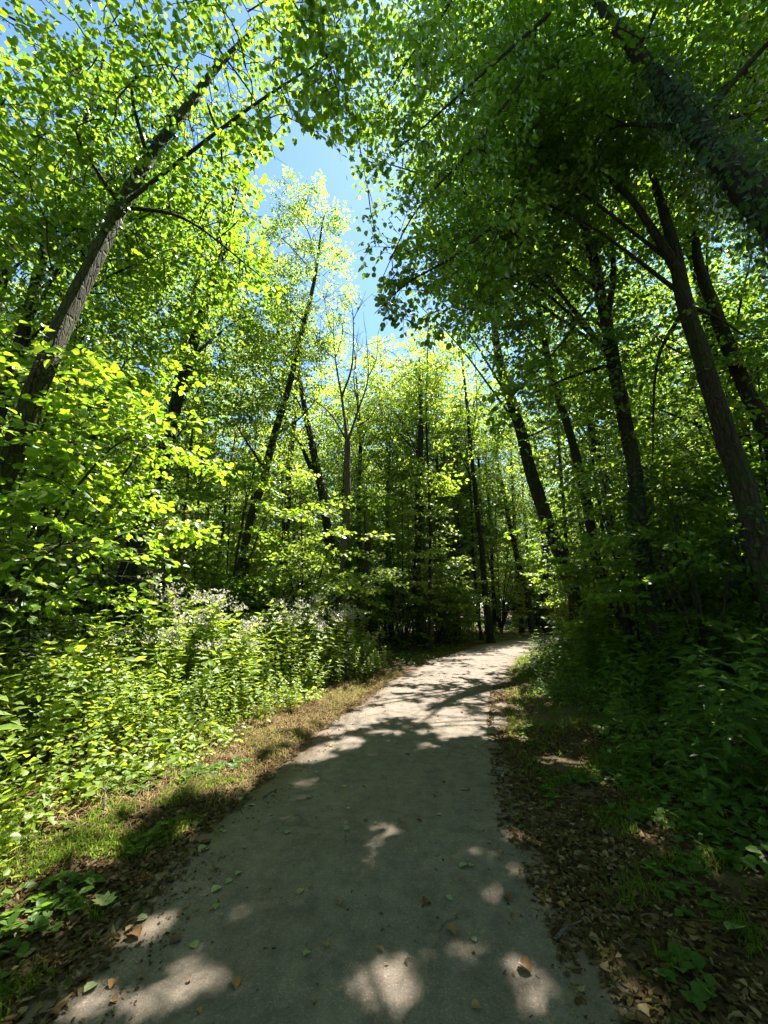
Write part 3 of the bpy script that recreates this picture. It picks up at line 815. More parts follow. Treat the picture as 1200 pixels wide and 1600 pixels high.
for x, y, k, s in spots:
    ang = math.degrees(math.atan2(x, y))
    gp, lb = REG[3 if y < 5 else 0 if ang < -8 else 1 if ang < 22 else 2]
    far = '' if y < 5 else 'deep ' if y > 34 else 'near ' if y < 22 else ''
    kw = {'deep ': 'faint distant ', 'near ': 'nearer ', '': ''}[far]
    gp, lb = f'{kw}{KIND[k]}s at {gp}', f'{kw}{KIND[k]} {lb}'
    if k not in used:
        used.add(k); o = FAR[k]
        o.location = (x, y, float(gz(x, y)) - .05); o.rotation_euler = (0, 0, float(rf.uniform(0, 6.28))); o.scale = (s, s, s)
        o['label'] = lb; o['group'] = gp
    else:
        copy_tree(FAR[k], (x, y, float(gz(x, y)) - .05), rf.uniform(0, 6.28), s, lb, gp)

# ------------------------------------------------------------------ shrubs
def shrub(name, label, group, base, stems, crown, seed, leaf, lscale=1.0, parts=0, shape=LOWLEAF, cull=False, pale=False, category='shrub'):
    """stems: list of end points (relative); crown: sprays round each stem's upper part; parts: how many of the leaves that show largest are objects"""
    r = np.random.default_rng(seed)
    base = np.asarray(base, float)
    root = link(name, None, label=label, cat=category, group=group, loc=base)
    P_, D_, N_, S_ = [], [], [], []
    for e in stems:
        e = np.asarray(e, float)
        L = catmull([base + V3(0, 0, -.1), base + e * V3(.35, .35, .55), base + e * V3(.75, .75, .9), base + e], 14)
        gg = Geo()
        tube(gg, L, np.linspace(.03, .006, 14), 6)
        for q in range(crown[0]):
            tt = r.uniform(.18, 1.0)
            a = L[int(tt * 13)]
            az = r.uniform(0, 2 * PI)
            head = unit(V3(math.cos(az), math.sin(az), r.uniform(-.25, .3)) + unit(e * V3(1, 1, 0) + 1e-6) * .5)
            o = a + head * r.uniform(.05, .45) * crown[1]
            sp = SPRAYS[r.integers(len(SPRAYS))]; sc = crown[1] * r.uniform(.6, 1.1)
            fr_ = frame(head, r.normal(0, .25))
            P = o + (sp['pos'] * sc) @ fr_.T
            keep = (P[:, 2] > gz(P[:, 0], P[:, 1]) + .05)
            if cull: keep &= ~over_bed(P)
            P_.append(P[keep]); D_.append((sp['d'] @ fr_.T)[keep]); N_.append((sp['n'] @ fr_.T)[keep]); S_.append(sp['s'][keep] * lscale * (.7 + .3 * sc))
            tube(gg, np.stack([a, a * .5 + o * .5 + V3(0, 0, .02), o]), np.array((.007, .006, .005)), 4)
            for twp in sp['tw'][:4]:
                tube(gg, o + (twp * sc) @ fr_.T, np.linspace(.004, .0015, len(twp)), 3)
        link('stem', gg.mesh('stem', M['bark'], base, True), root)
    P, D, Nn, S = map(np.concatenate, (P_, D_, N_, S_))
    rest = np.ones(len(P), bool)
    if parts:
        px, py, zc = project(P)
        big = np.where((zc > .3) & (px > 5) & (px < 1195) & (py > 5) & (py < 1595), S / np.maximum(zc, .3), 0)
        top = np.argsort(-big)[:parts]
        rest[top] = False
        lm = Geo(); put_leaves(lm, V3(0, 0, 0)[None], V3(0, 1, 0)[None], V3(0, 0, 1)[None], 1.0, ROUND if shape is LOWLEAF else shape)
        lm = lm.mesh('leaf', M[leaf])
        for q in top:
            lf = link('leaf', lm, root)
            lf.matrix_local = leaf_matrix(P[q] - base, D[q], Nn[q], S[q])
    gg = Geo(); put_leaves(gg, P[rest], D[rest], Nn[rest], S[rest], shape)
    link('foliage', gg.mesh('foliage', M[leaf], base), root, kind='stuff')
    TRIS[name] = TRIS.get(name, 0) + gg.tris()
    return root
# sunlit hazels by the leaning tree
shrub('hazel_shrub', 'large sunlit hazel spreading in front of the leaning trunk at left', None, G(-4.6, 4.6),
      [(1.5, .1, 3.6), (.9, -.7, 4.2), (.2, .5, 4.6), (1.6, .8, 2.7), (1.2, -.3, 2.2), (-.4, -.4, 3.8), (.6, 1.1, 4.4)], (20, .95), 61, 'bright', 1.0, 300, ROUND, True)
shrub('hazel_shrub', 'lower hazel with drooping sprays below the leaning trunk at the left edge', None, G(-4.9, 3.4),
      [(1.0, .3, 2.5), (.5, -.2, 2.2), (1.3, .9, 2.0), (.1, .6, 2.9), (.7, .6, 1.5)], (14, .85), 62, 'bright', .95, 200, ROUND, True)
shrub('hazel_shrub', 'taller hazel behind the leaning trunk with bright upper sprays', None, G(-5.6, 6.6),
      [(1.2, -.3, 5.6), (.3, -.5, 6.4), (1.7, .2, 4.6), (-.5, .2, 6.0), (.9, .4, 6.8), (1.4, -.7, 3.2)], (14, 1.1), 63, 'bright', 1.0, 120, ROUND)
shrub('maple_sapling', 'small sapling of large bright leaves crossing the slender leaning trunk', None, G(-4.0, 10.6),
      [(.6, -.3, 5.2), (.0, -.5, 4.6), (1.2, .0, 4.4), (.4, .2, 5.6)], (8, .9), 64, 'bright', 1.3, 0, LOWLEAF)
# right hand understory close to the path
shrub('shade_shrub', 'dark leafy bush between the ivy trunk and the forked tree', None, G(5.0, 6.6), [(.2, .3, 3.4), (-.6, .2, 2.8), (.9, -.3, 3.0), (.3, .8, 3.8), (-.9, -.2, 2.2)], (11, .9), 65, 'canopy', 1.15, 120, ROUND)
shrub('shade_shrub', 'dark bush reaching towards the path left of the ivy trunk', None, G(5.2, 8.8), [(-.7, -.3, 4.2), (-.2, .2, 4.8), (-1.1, -.2, 3.4), (.6, .2, 4.0), (-.9, -.6, 2.6)], (12, 1.0), 66, 'canopy', 1.15, 120, ROUND)
SH = []
for q in range(4):
    r = np.random.default_rng(70 + q)
    st = [(r.normal(0, .9), r.normal(0, .9), r.uniform(1.6, 5.0) * (1.5 if q % 2 else .9)) for _ in range(8)]
    SH.append(shrub('understory_shrub', 'x', None, (0, 0, 0), st, (14, 1.1), 80 + q, 'canopy' if q < 2 else 'far', 1.25))
sp_ = []
tries = 0
fx = [(-6.8, 10.4), (-5.0, 11.2), (-3.2, 13.2), (-2.2, 11.6), (-.6, 14.4), (.7, 15.8), (-8.6, 10.2), (-7.6, 7.8), (-6.6, 4.6), (-7.2, 6.2), (2.4, 18.6), (.2, 18.4), (3.4, 20.2), (8.2, 16.8), (7.6, 8.2), (7.6, 11.8), (6.6, 9.6), (8.4, 10.2), (6.9, 7.2), (8.9, 8.4), (9.6, 11.6), (9.0, 6.4), (7.6, 4.6), (8.8, 12.8), (10.4, 8.2), (9.8, 4.4), (8.6, 18.8), (-3.4, 18.0), (-5.4, 15.4), (-9.4, 12.8), (6.8, 24.6), (11.4, 27.6), (13.4, 30.8), (12.4, 33.0), (15.5, 32.0), (10.4, 33.5), (11.0, 11.0)]
for a in fx: sp_.append(a)
while len(sp_) < 175 and tries < 4000:
    tries += 1
    y = rf.uniform(12, 56); x = rf.uniform(-1, 1.1) * (y + 5)
    if abs(float(offset(x, y))) < 2.8 and y < 31 or (y < 18 and abs(x) < 9): continue
    if any((x - a) ** 2 + (y - b) ** 2 < 1.7 ** 2 for a, b in sp_): continue
    sp_.append((x, y))
RS = [('the left wood', 'left of the path behind the nettles'), ('the bend', 'in the wood behind the path bend'), ('the right wood', 'among the trunks of the right wood')]
SK = ['low spreading green shrub', 'tall arching green shrub', 'low pale leaved shrub', 'tall pale leaved shrub']
used = set()
for q, (x, y) in enumerate(sp_):
    k = int(rf.integers(4))
    ang = math.degrees(math.atan2(x, y))
    gp, lb = RS[0 if ang < -6 else 1 if ang < 22 else 2]
    kw = 'distant ' if y > 26 else 'nearer ' if y < 15 else ''
    gp, lb = f'{kw}{SK[k]}s at {gp}', f'{kw}{SK[k]} {lb}'
    s = float(rf.uniform(.8, 1.15)) * (1.7 if y > 34 else 1.2 if y > 22 else .95)
    if k not in used:
        used.add(k); o = SH[k]; o.location = (x, y, float(gz(x, y))); o.rotation_euler = (0, 0, float(rf.uniform(0, 6))); o.scale = (s, s, s); o['label'] = lb; o['group'] = gp
    else:
        copy_tree(SH[k], (x, y, float(gz(x, y))), rf.uniform(0, 6), s, lb, gp)
for k in range(4):
    if k not in used: SH[k]['label'] = SK[k] + ' ' + RS[0][1]

# ------------------------------------------------------------------ boughs hanging into the top of the view
def bough(label, pts, r0, ns, sc, seed, leaf, lscale, shape, parts):
    r = np.random.default_rng(seed)
    L = catmull(pts, 18)
    base = L[0]
    root = link('overhanging_bough', None, label=label, cat='branch', loc=base)
    gg = Geo(); tube(gg, L, np.linspace(r0, .004, 18), 6)
    P_, D_, N_, S_ = [], [], [], []
    for q in range(ns):
        a = L[int(r.uniform(.15, 1) * 17)]
        az = r.uniform(0, 2 * PI)
        head = unit(V3(math.cos(az), math.sin(az), r.uniform(-.6, .1)))
        sp = SPRAYS[r.integers(len(SPRAYS))]; s = sc * r.uniform(.6, 1.15); fr_ = frame(head, r.normal(0, .4))
        P = a + (sp['pos'] * s) @ fr_.T
        keep = (r.random(len(P)) < .6) & ~lets_sun_through(P) & ~in_opening(P)
        P_.append(P[keep]); D_.append((sp['d'] @ fr_.T)[keep] + V3(0, 0, -.4)); N_.append((sp['n'] @ fr_.T)[keep]); S_.append(sp['s'][keep] * lscale)
        for twp in (sp['tw'][:5] if keep.mean() > .3 else []): tube(gg, a + (twp * s) @ fr_.T, np.linspace(.005, .0015, len(twp)), 3)
    link('bough', gg.mesh('bough', M['bark'], base, True), root)
    P, D, Nn, S = map(np.concatenate, (P_, D_, N_, S_))
    px, py, zc = project(P)
    big = np.where((zc > .3) & (px > 5) & (px < 1195) & (py > 5), S / np.maximum(zc, .3), 0)
    top = np.argsort(-big)[:parts]
    rest = np.ones(len(P), bool); rest[top] = False
    lm = Geo(); put_leaves(lm, V3(0, 0, 0)[None], V3(0, 1, 0)[None], V3(0, 0, 1)[None], 1.0, shape)
    lm = lm.mesh('leaf', M[leaf])
    for q in top:
        lf = link('leaf', lm, root); lf.matrix_local = leaf_matrix(P[q] - base, D[q], Nn[q], S[q])
    if rest.any():
        g2 = Geo(); put_leaves(g2, P[rest], D[rest], Nn[rest], S[rest], shape)
        link('foliage', g2.mesh('foliage', M[leaf], base), root, kind='stuff')
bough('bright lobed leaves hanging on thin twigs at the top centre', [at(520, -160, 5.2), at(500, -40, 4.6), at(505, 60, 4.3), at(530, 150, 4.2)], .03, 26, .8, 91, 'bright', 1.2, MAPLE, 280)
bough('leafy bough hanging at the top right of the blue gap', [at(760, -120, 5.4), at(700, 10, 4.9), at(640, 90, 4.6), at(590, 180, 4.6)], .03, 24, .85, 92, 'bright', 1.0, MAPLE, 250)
bough('drooping sprays of round leaves beside the right edge of the blue gap', [at(820, 120, 5.0), at(740, 230, 4.7), at(650, 330, 4.5), at(590, 450, 4.4)], .03, 34, .75, 93, 'canopy', .8, ROUND, 250)
bough('fine leafed bough reaching in from the right just above the bare tree', [at(800, 330, 5.0), at(710, 400, 4.7), at(640, 440, 4.5), at(585, 490, 4.5)], .025, 26, .65, 98, 'canopy', .72, ROUND, 150)
bough('leafy bough closing the canopy right of the blue gap above the round leaved sprays', [at(860, 20, 5.0), at(760, 110, 4.6), at(660, 200, 4.4), at(600, 250, 4.4)], .03, 28, .8, 97, 'canopy', .85, ROUND, 200)
bough('leafy bough over the path at the upper left of the blue gap', [at(250, -60, 5.4), at(330, 60, 5.2), at(400, 160, 5.2), at(430, 250, 5.3)], .03, 16, .9, 94, 'canopy', 1.15, MAPLE, 220)
bough('dark drooping bough of broad leaves over the right side of the path', [at(900, 120, 6.4), at(830, 260, 6.0), at(770, 380, 5.8), at(720, 500, 5.7)], .035, 20, .95, 95, 'canopy', 1.2, ROUND, 260)
bough('lowest dark bough over the path in front of the curved tree', [at(960, 420, 8), at(890, 520, 7.4), at(820, 600, 7.0), at(770, 640, 6.8)], .03, 18, .95, 96, 'canopy', 1.2, ROUND, 200)

# ------------------------------------------------------------------ nettles: one plant = stem + leaves (+ pale flower head)
def herb(seed, H, leaf_len, nodes_, shape, droop, first=.25, flower=False, spread=.9):
    r = np.random.default_rng(seed)
    bend = r.normal(0, .16, 2)
    st = lambda t: np.array((bend[0] * t * t * H, bend[1] * t * t * H, t * H))
    pos, d, n, s = [], [], [], []
    a0 = r.random() * 6
    for i in range(nodes_):
        t = first + (1 - first) * (i / (nodes_ - 1)) ** .85
        for k in range(2):
            a = a0 + i * PI / 2 + k * PI + r.normal(0, .4)
            up = droop + .5 * max(0, t - .8) / .2
            pos.append(st(t)); d.append(V3(math.cos(a) * spread, math.sin(a) * spread, up + r.normal(0, .15)))
            n.append(V3(0, 0, 1) + r.normal(0, .2, 3)); s.append(leaf_len * (1.1 - .55 * abs(t - .55) / .55) * r.uniform(.8, 1.15))
    fl = None
    if flower:
        m = 46
        q = r.normal(size=(m, 3)) * V3(.055, .055, .03) + st(1) + V3(0, 0, .05)
        fl = (q, unit(r.normal(size=(m, 3)) + V3(0, 0, .6)), unit(r.normal(size=(m, 3))), r.uniform(.018, .04, m))
    return dict(st=np.array([st(t) for t in np.linspace(0, 1, 7)]), pos=np.array(pos), d=np.array(d), n=np.array(n), s=np.array(s), fl=fl, H=H)
KIT = {}
NETTLE_W = .78
def herb_meshes(key, hb, leaf, shape, stem_r):
    g1 = Geo(); tube(g1, hb['st'], np.linspace(stem_r, stem_r * .4, 7), 5)
    g2 = Geo(); put_leaves(g2, hb['pos'], hb['d'], hb['n'], hb['s'], shape)
    fl = None
    if hb['fl']:
        g3 = Geo(); put_leaves(g3, *hb['fl'], LOWLEAF); fl = g3.mesh('flower_head', M['flower'])
    lm = Geo(); put_leaves(lm, V3(0, 0, 0)[None], V3(0, 1, 0)[None], V3(0, 0, 1)[None], 1.0, shape)
    lo = Geo(); put_leaves(lo, hb['pos'], hb['d'], hb['n'], hb['s'], (LOWLEAF[0] * V3(NETTLE_W if shape is NETTLE else .5, 1, 1), LOWLEAF[1]))
    KIT[key] = (hb, g1.mesh('stem', M[leaf], smooth=True), g2.mesh('leaves', M[leaf]), fl, lm.mesh('leaf', M[leaf]), g1, g2, g1, lo)
for q in range(6):
    ln, nd, sh = [(.15, 11, NETTLE), (.21, 7, NETTLE), (.13, 15, NARROW), (.12, 13, NETTLE), (.15, 11, NETTLE), (.17, 9, NETTLE)][q]
    herb_meshes(('nettle', q), herb(100 + q, [1, .85, 1.1, .95, 1, 1.05][q], ln, nd, sh, .08, .25, q >= 4), 'nettle', sh, .005)
for q in range(4):
    herb_meshes(('weed', q), herb(120 + q, .9, .19, 8, NARROW, .05, .12), 'weed', NARROW, .005)
def plant(name, key, p, rz, sc, tilt, label, cat, group, individual):
    hb, ms, ml, mf, lm = KIT[key][:5]
    r = link(name, None, label=label, cat=cat, group=group, loc=p)
    r.rotation_euler = (float(tilt[0]), float(tilt[1]), float(rz)); r.scale = (sc, sc, sc)
    link('stem', ms, r)
    if individual:
        for a, b, c, s in zip(hb['pos'], hb['d'], hb['n'], hb['s']):
            link('leaf', lm, r).matrix_local = leaf_matrix(a, b, c, s)
    else:
        link('leaves', ml, r, kind='stuff')
    if mf: link('flower_head', mf, r, kind='stuff')
def transform(V, p, rz, sc):
    c, s = math.cos(rz), math.sin(rz)
    return (V @ np.array(((c, s, 0), (-s, c, 0), (0, 0, 1))) ) * sc + p
def bed(name, key0, nkey, P, group, label, cat, stuff_name, stuff_label, leaf, nind=300, nleaf=34):
    """P rows: x, y, height scale"""
    px, py, zc = project(np.stack([P[:, 0], P[:, 1], gz(P[:, 0], P[:, 1]) + P[:, 2] * .8], 1))
    vis = (zc > .4) & (px > -20) & (px < 1220) & (py < 1640)
    size = np.where(vis, P[:, 2] / np.maximum(zc, .4), 0)
    # plants at the open edge show largest
    edge = -np.abs(offset(P[:, 0], P[:, 1])) * .06
    order = np.argsort(-(size + np.where(vis, edge, -9)))
    gs = Geo()
    r = np.random.default_rng(len(P))
    for rank, q in enumerate(order):
        x, y, s = P[q]
        lo = r.integers(nkey) if nkey < 6 else (4 + r.integers(2) if (y > 5.2 and x > -4.6 and s > .95 and r.random() < .6) else r.integers(nkey - 2))
        p = np.array((x, y, float(gz(x, y)) - .02)); rz = r.random() * 6.28
        if rank < nind:
            lb, gp = label(x, y, s, KIT[(key0, int(lo))][3] is not None)
            plant(name, (key0, int(lo)), p, rz, float(s), r.normal(0, .12, 2), lb, cat, gp, rank < nleaf)
        else:
            g1, g2 = KIT[(key0, int(lo))][7:]
            for gg in (g1, g2):
                for V, F in zip(gg.v, gg.f3 + gg.f4): gs.add(transform(V, p, rz, s), F - F.min() if len(gg.v) == 1 else F)
    if gs.n:
        o = link(stuff_name, gs.mesh(stuff_name, M[leaf]), kind='stuff', label=stuff_label, cat=cat)
    TRIS[stuff_name] = gs.tris()
rn = np.random.default_rng(15)
Q = []
while len(Q) < 950:
    y = rn.uniform(1.6, 12.5); x = rn.uniform(-9, 2)
    o = float(offset(x, y))
    edge = 2.3 + .25 * math.sin(y * 1.7) - (.5 if y > 8 else .06 * (y - 3))
    dd = -o - edge
    if dd < 0 or x < -1.0 * y - 1.2: continue
    if rn.random() > (1.0 if dd < 2.2 else .55): continue
    h = min(1.0, .42 + .5 * dd) * (1.05 + .035 * max(0, y - 3)) * rn.uniform(.72, 1.2) * (.72 + .5 * float(vnoise(x + 7, y, 1.1)))
    if float(vnoise(x, y + 30, .8)) < .2: continue
    if x < -2.6 and y < 5: h *= 1.15
    Q.append((x, y, h * (1.12 if y > 6.5 and dd > .4 else 1)))
def nettle_label(x, y, s, flower):
    o = -float(offset(x, y))
    size = 'tall' if s > 1.2 else 'low' if s < .8 else 'waist-high'
    place = 'at the left edge close to the viewer' if y < 3.6 else 'at the dry grass edge of the bed' if o < 2.7 else 'below the bare tree' if y > 8.5 else 'in the sunlit mid bed' if x > -3.6 else 'in the bed below the hazel'
    kind = 'nettle with a pale flower head' if flower else 'leafy green nettle'
    return f'{size} {kind} {place}', f'{size} {kind}s {place}'
bed('nettle_plant', 'nettle', 6, np.array(Q), None, nettle_label, 'nettle', 'nettle_bed',
    'dense back rows of the nettle bed left of the path', 'nettle')
Q = []
while len(Q) < 420:
    y = rn.uniform(2.4, 14); x = rn.uniform(1, 9)
    o = float(offset(x, y))
    edge = 2.5 + .25 * math.sin(y * 1.3) - .09 * (y - 3)
    dd = o - edge
    if dd < 0 or x > 1.1 * y + 1.5 or dd > 3.4: continue
    h = min(1.0, .45 + .45 * dd) * rn.uniform(.75, 1.25) * 1.15
    Q.append((x, y, h))
def weed_label(x, y, s, flower):
    o = float(offset(x, y))
    size = 'tall' if s > 1.1 else 'low' if s < .7 else 'middling'
    place = 'at the right edge close to the viewer' if y < 4.2 else 'fringing the right verge of the path' if o < 2.5 else 'round the foot of the ivy trunk' if y < 8.5 else 'before the thick leaning tree at the bend'
    return f'{size} narrow leaved weed {place}', f'{size} narrow leaved weeds {place}'
bed('balsam_plant', 'weed', 4, np.array(Q), None, weed_label, 'weed', 'weed_bed',
    'back rows of the shaded weed bed right of the path', 'weed', 200, 30)

def cover(name, label, n, test, seed, mat, hmax, size, shape, y0=1.2, y1=12, half=9):
    r = np.random.default_rng(seed)
    y = r.uniform(y0, y1, n * 8); x = r.uniform(-half, half, n * 8)
    dd = test(x, y)
    ok = (dd > 0) & (np.abs(x) < 1.05 * y + 1.6)
    x, y, dd = x[ok][:n], y[ok][:n], dd[ok][:n]
    h = np.clip(.12 + dd * .5, 0, 1) * hmax * (.5 + vnoise(x, y, .6))
    m = 9
    P = np.repeat(np.column_stack([x, y, gz(x, y)]), m, 0)
    P += np.column_stack([r.normal(0, .09, len(P)), r.normal(0, .09, len(P)), np.repeat(h, m) * r.random(len(P)) ** .7])
    a = r.random(len(P)) * 2 * PI
    d = np.stack([np.cos(a), np.sin(a), r.normal(0, .3, len(P))], 1)
    g = Geo(); put_leaves(g, P, d, V3(0, 0, 1) + r.normal(0, .35, (len(P), 3)), r.uniform(*size, len(P)), shape)
    link(name, g.mesh(name, M[mat]), kind='stuff', label=label, cat='ground cover')
    TRIS[name] = g.tris()
cover('herb_cover', 'low green herbs filling the bed between the nettles left of the path', 6500, lambda x, y: -offset(x, y) - (2.1 + .2 * np.sin(y * 2.3)), 51, 'nettle', .95, (.03, .085), LOWLEAF)
cover('shade_cover', 'low dark herbs under the tall weeds right of the path', 2600, lambda x, y: offset(x, y) - (2.4 + .25 * np.sin(y * 1.3) - .07 * (y - 3)), 52, 'weed', .5, (.03, .09), LOWLEAF)
cover('woodland_floor', 'dark ivy and herbs carpeting the floor of the wood beyond the beds', 4200, lambda x, y: np.where((np.abs(offset(x, y)) > 1.35) & ((y > 10) | (np.abs(offset(x, y)) > 4)), np.abs(offset(x, y)) - 1.3, -1), 53, 'weed', .35, (.06, .15), LOWLEAF, 4, 36, 26)

# ------------------------------------------------------------------ verges: grass, straw and leaf litter (nobody could count them)
def scatter_blades(name, label, cat, P, H, W, mat, seed, lean=.5):
    r = np.random.default_rng(seed); m = len(P)
    base = np.column_stack([P, gz(P[:, 0], P[:, 1]) - .01])
    a = r.random(m) * 2 * PI
    ln = np.stack([np.cos(a), np.sin(a), np.zeros(m)], 1) * (lean * r.random(m) * H)[:, None]
    side = np.stack([-np.sin(a), np.cos(a), np.zeros(m)], 1) * W
    up = np.zeros((m, 3)); up[:, 2] = H
    v = np.stack([base - side, base + side, base + ln * .35 + up * .55 + side * .8, base + ln * .35 + up * .55 - side * .8, base + ln + up * (1 - .25 * lean)], 1)
    f4 = np.array((0, 1, 2, 3)); f3 = np.array((3, 2, 4))
    k = np.arange(m)[:, None] * 5
    g = Geo()
    g.v.append(v.reshape(-1, 3)); g.n = m * 5; g.f4.append(f4 + k); g.f3.append(f3 + k)
    link(name, g.mesh(name, mat), kind='stuff', label=label, cat=cat)
    TRIS[name] = g.tris()
def strip(n, o0, o1, y0, y1, seed, clump=.0, cs=.5, ypow=1.0):
    r = np.random.default_rng(seed); out = []
    k = 0
    while k < n:
        m = n * 3
        y = y0 + (y1 - y0) * r.random(m) ** ypow
        o = r.uniform(o0, o1, m)
        s = path_slope(y)
        x = path_x(y) + o * np.sqrt(1 + s * s)
        keep = vnoise(x, y, cs) > clump
        out.append(np.stack([x, y], 1)[keep]); k += keep.sum()
    return np.concatenate(out)[:n]
GP = np.concatenate([strip(12000, -2.7, -1.35, 1.0, 4.6, 31, .5, .28), strip(5000, -2.6, -1.3, 4.5, 16, 32, .5), strip(3500, -2.6, -1.9, 1.0, 3.2, 33, .3)])
scatter_blades('verge_grass', 'short grass growing along the left verge of the path', 'grass', GP, rn.uniform(.025, .11, len(GP)), .003, M['grass'], 34, 2.0)
GP = np.concatenate([strip(4000, 1.4, 3.0, 1.2, 5, 35, .62, .22), strip(9000, 1.2, 2.9, 4.0, 15, 36, .42, .3)])
scatter_blades('shade_grass', 'shaded grass along the right verge of the path', 'grass', GP, rn.uniform(.03, .15, len(GP)), .003, M['grass'], 37, 2.0)
GP = strip(13000, -2.6, -1.25, 3.3, 11, 38, .2)
scatter_blades('dry_straw', 'pale dry straw between the nettles and the path', 'dry grass', GP, rn.uniform(.03, .13, len(GP)), .0025, M['straw'], 39, 2.6)

def litter(name, label, P, mat, seed, size=(.014, .042), lift=.016):
    r = np.random.default_rng(seed); m = len(P)
    ou = np.clip(np.abs(offset(P[:, 0], P[:, 1])) / 1.23, 0, 1.2)
    pos = np.column_stack([P, np.maximum(gz(P[:, 0], P[:, 1]), np.where(ou < 1, .016 * (1 - ou ** 2) + .014, -1)) + r.uniform(.002, lift, m)])
    a = r.random(m) * 2 * PI
    d = np.stack([np.cos(a), np.sin(a), r.normal(0, .14, m)], 1)
    nn = np.stack([r.normal(0, .28, m), r.normal(0, .28, m), np.where(r.random(m) < .5, 1, -1)], 1)
    g = Geo()
    c1, c2 = int(m * .38), int(m * .7)
    put_leaves(g, pos[:c1], d[:c1], nn[:c1], r.uniform(size[0] * 1.5, size[1] * 1.35, c1), (LOWLEAF[0] * V3(1, 1, 1.3), LOWLEAF[1]))
    put_leaves(g, pos[c1:c2], d[c1:c2], nn[c1:c2], r.uniform(size[0], size[1] * 1.5, c2 - c1), (LOWLEAF[0] * V3(.5, 1, 1.8), LOWLEAF[1]))
    put_leaves(g, pos[c2:], d[c2:], nn[c2:], r.uniform(size[0] * .6, size[1] * .6, m - c2), (LOWLEAF[0] * V3(.8, 1, 1), LOWLEAF[1]))
    link(name, g.mesh(name, mat), kind='stuff', label=label, cat='leaf litter')
    TRIS[name] = g.tris()
LP_ = np.concatenate([strip(20000, -2.5, -1.27, 1.2, 9, 41, .1, .3, 1.5), strip(3500, -1.5, -1.12, 1.3, 9, 42, .35, .25, 1.4)])
litter('leaf_litter', 'brown leaf litter on the verge between path and nettles', LP_[rn.permutation(len(LP_))], M['litter'], 43)
LP_ = np.concatenate([strip(24000, 1.1, 3.2, 1.2, 6, 44, .15, .3, 1.2), strip(4000, .96, 1.35, 1.3, 9, 45, .42, .25, 1.4), strip(3000, 1.2, 3, 5, 14, 46, .4, .4)])
litter('shade_litter', 'brown leaf litter on the shaded verge right of the path', LP_[rn.permutation(len(LP_))], M['litter'], 47)
DP = np.concatenate([strip(900, -1.2, 1.28, 1.6, 12, 56, .2, .3, 1.5), strip(1500, -1.2, -.85, 1.5, 10, 57, .35, .2, 1.4), strip(1500, .9, 1.28, 1.5, 10, 58, .35, .2, 1.4)])
litter('path_debris', 'crumbs of leaf and bark lying scattered over the path', DP[rn.permutation(len(DP))], M['litter'], 59, (.006, .018), .004)
# low green seedlings in the litter
GP = np.concatenate([strip(330, 1.35, 3.2, 1.4, 6, 48, .6, .35), strip(330, -2.6, -1.5, 1.2, 5, 49, .55, .35)])
r = np.random.default_rng(50); m = len(GP)
rep = 5
pos = np.repeat(np.column_stack([GP, gz(GP[:, 0], GP[:, 1]) + .03]), rep, 0)
a = r.random(m * rep) * 2 * PI
d = np.stack([np.cos(a), np.sin(a), r.uniform(-.1, .7, m * rep)], 1)
g = Geo(); put_leaves(g, pos, d, V3(0, 0, 1) + r.normal(0, .25, (m * rep, 3)), r.uniform(.03, .07, m * rep), LOWLEAF)
link('seedlings', g.mesh('seedlings', M['weed']), kind='stuff', label='low green seedlings sprouting through the leaf litter', cat='ground cover')

# ------------------------------------------------------------------ leaves and twigs lying on the path, each on its own
def curled(shape, c):
    V, F = shape
    W = V.copy(); W[:, 2] = np.abs(W[:, 0]) * c + .25 * c * (W[:, 1] - .4) ** 2
    g = Geo(); g.add(W, F); return g
def leaf_data(shape, c, mat):
    return curled(shape, c).mesh('fallen_leaf', M[mat], smooth=False)
KINDS = [('fallen_green', ROUND, .5, 'small green leaf on the grey path', 'green leaves fallen on the path'),
         ('fallen_brown', ROUND, 1.1, 'curled dry brown leaf on the grey path', 'brown leaves fallen on the path'),
         ('fallen_brown', NARROW, .9, 'narrow brown leaf on the grey path', 'narrow brown leaves fallen on the path')]
LD = [leaf_data(s, c, m_) for m_, s, c, _, _ in KINDS]
known = [(345, 1393, 0, .07), (375, 1370, 0, .05), (310, 1337, 0, .09), (230, 1440, 0, .06), (718, 1364, 0, .065), (337, 1430, 0, .05), (466, 1408, 0, .05), (545, 1300, 0, .05), (540, 1270, 0, .04),
         (712, 1473, 1, .06), (810, 1518, 1, .07), (360, 1545, 1, .06), (262, 1485, 1, .06), (530, 1420, 1, .04), (690, 1280, 0, .04), (640, 1185, 1, .05), (800, 1418, 1, .06), (150, 1545, 0, .06),
         (205, 1466, 1, .07), (445, 1310, 0, .05), (388, 1262, 0, .06), (372, 1255, 0, .06), (600, 1500, 2, .05), (870, 1420, 1, .05), (810, 1298, 0, .07), (660, 1290, 1, .05), (735, 1240, 1, .05), (585, 1295, 0, .03), (690, 1228, 1, .04)]
rl = np.random.default_rng(77)
items = [(*ground_at(a, b), k, s) for a, b, k, s in known]
while len(items) < 150:
    y = 1.9 + 9 * rl.random() ** 1.6
    o = rl.uniform(-1.1, 1.1)
    if rl.random() > .25 + .75 * abs(o): continue
    items.append((float(path_x(y)) + o, y, int(rl.choice([0, 1, 1, 2])), rl.uniform(.022, .05)))
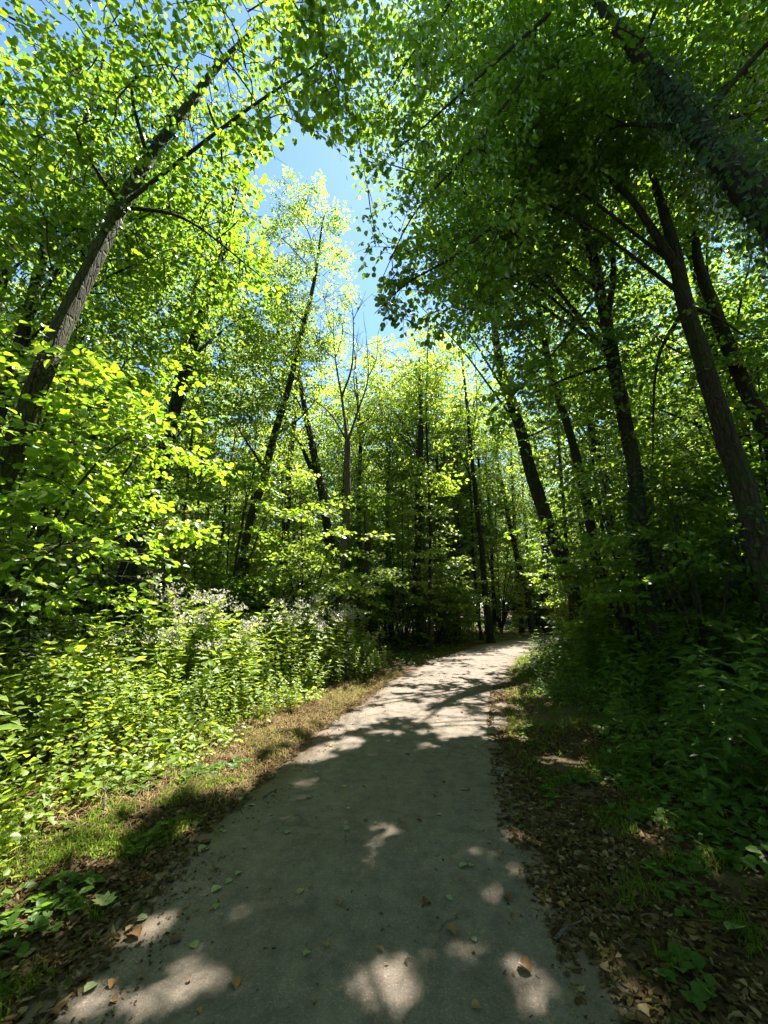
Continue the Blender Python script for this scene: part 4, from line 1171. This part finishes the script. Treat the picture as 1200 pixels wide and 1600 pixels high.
for x, y, k, s in items:
    _, _, _, lb, gp = KINDS[k]
    pl = 'near the viewer' if y < 3 else 'in the shaded stretch' if y < 5.2 else 'on its sunlit stretch'
    sd = 'on its left' if float(offset(x, y)) < -.35 else 'on its right' if float(offset(x, y)) > .35 else 'at its middle'
    lb, gp = f'{lb} {pl} {sd}', f'{gp} {pl} {sd}'
    o = link('fallen_leaf', LD[k], label=lb, cat='leaf', group=gp, loc=(x, y, .0305 - .016 * min(1, (float(offset(x, y)) / HALF) ** 2) + .003))
    o.rotation_euler = (rl.normal(0, .1), rl.normal(0, .1), rl.uniform(0, 6.28)); o.scale = (s, s, s)
x, y = ground_at(168, 1425)
o = link('fallen_leaf', leaf_data(MAPLE, .25, 'fallen_yellow'), label='large pale yellow leaf on the litter at the left path edge', cat='leaf', loc=(x, y, .035))
o.scale = (.12, .12, .12); o.rotation_euler = (.15, .1, 1.2)
x, y = ground_at(1165, 1485)
o = link('fallen_leaf', leaf_data(ROUND, .3, 'fallen_green'), label='broad green leaf on the litter at the lower right', cat='leaf', loc=(x, y, float(gz(x, y)) + .04))
o.scale = (.11, .11, .11); o.rotation_euler = (.1, .3, 2.0)
for (a, b, a2, b2, lb) in [(160, 1300, 152, 1262, 'thin stick poking from the litter beside the nettles at left'), (325, 1178, 385, 1138, 'reddish stick lying along the sunlit left verge'),
                           (520, 1050, 537, 1027, 'pale dry stalk leaning at the edge of the nettles'), (868, 1480, 905, 1470, 'short pale stick on the litter at the right path edge'),
                           (410, 1253, 432, 1249, 'small twig lying on the path at the edge of the left litter')]:
    p, q = ground_at(a, b), ground_at(a2, b2)
    p, q = V3(*p, float(gz(*p)) + .03), V3(*q, float(gz(*q)) + .05)
    if 'leaning' in lb: q = p + V3(.12, .05, .32)
    mid = (p + q) / 2 + V3(.01, .015, .02)
    g = Geo(); L = catmull([p, mid, q], 10); tube(g, L, np.linspace(.009, .004, 10), 6, rough=.15)
    side = L[6] + (q - p) * .15 + V3(.03, -.02, .03)
    tube(g, np.stack([L[5], (L[5] + side) / 2, side]), np.array((.005, .004, .002)), 5)
    link('fallen_twig', g.mesh('fallen_twig', M['bark_pale'], p, True), label=lb, cat='twig', loc=p)
# total triangles are kept in TRIS
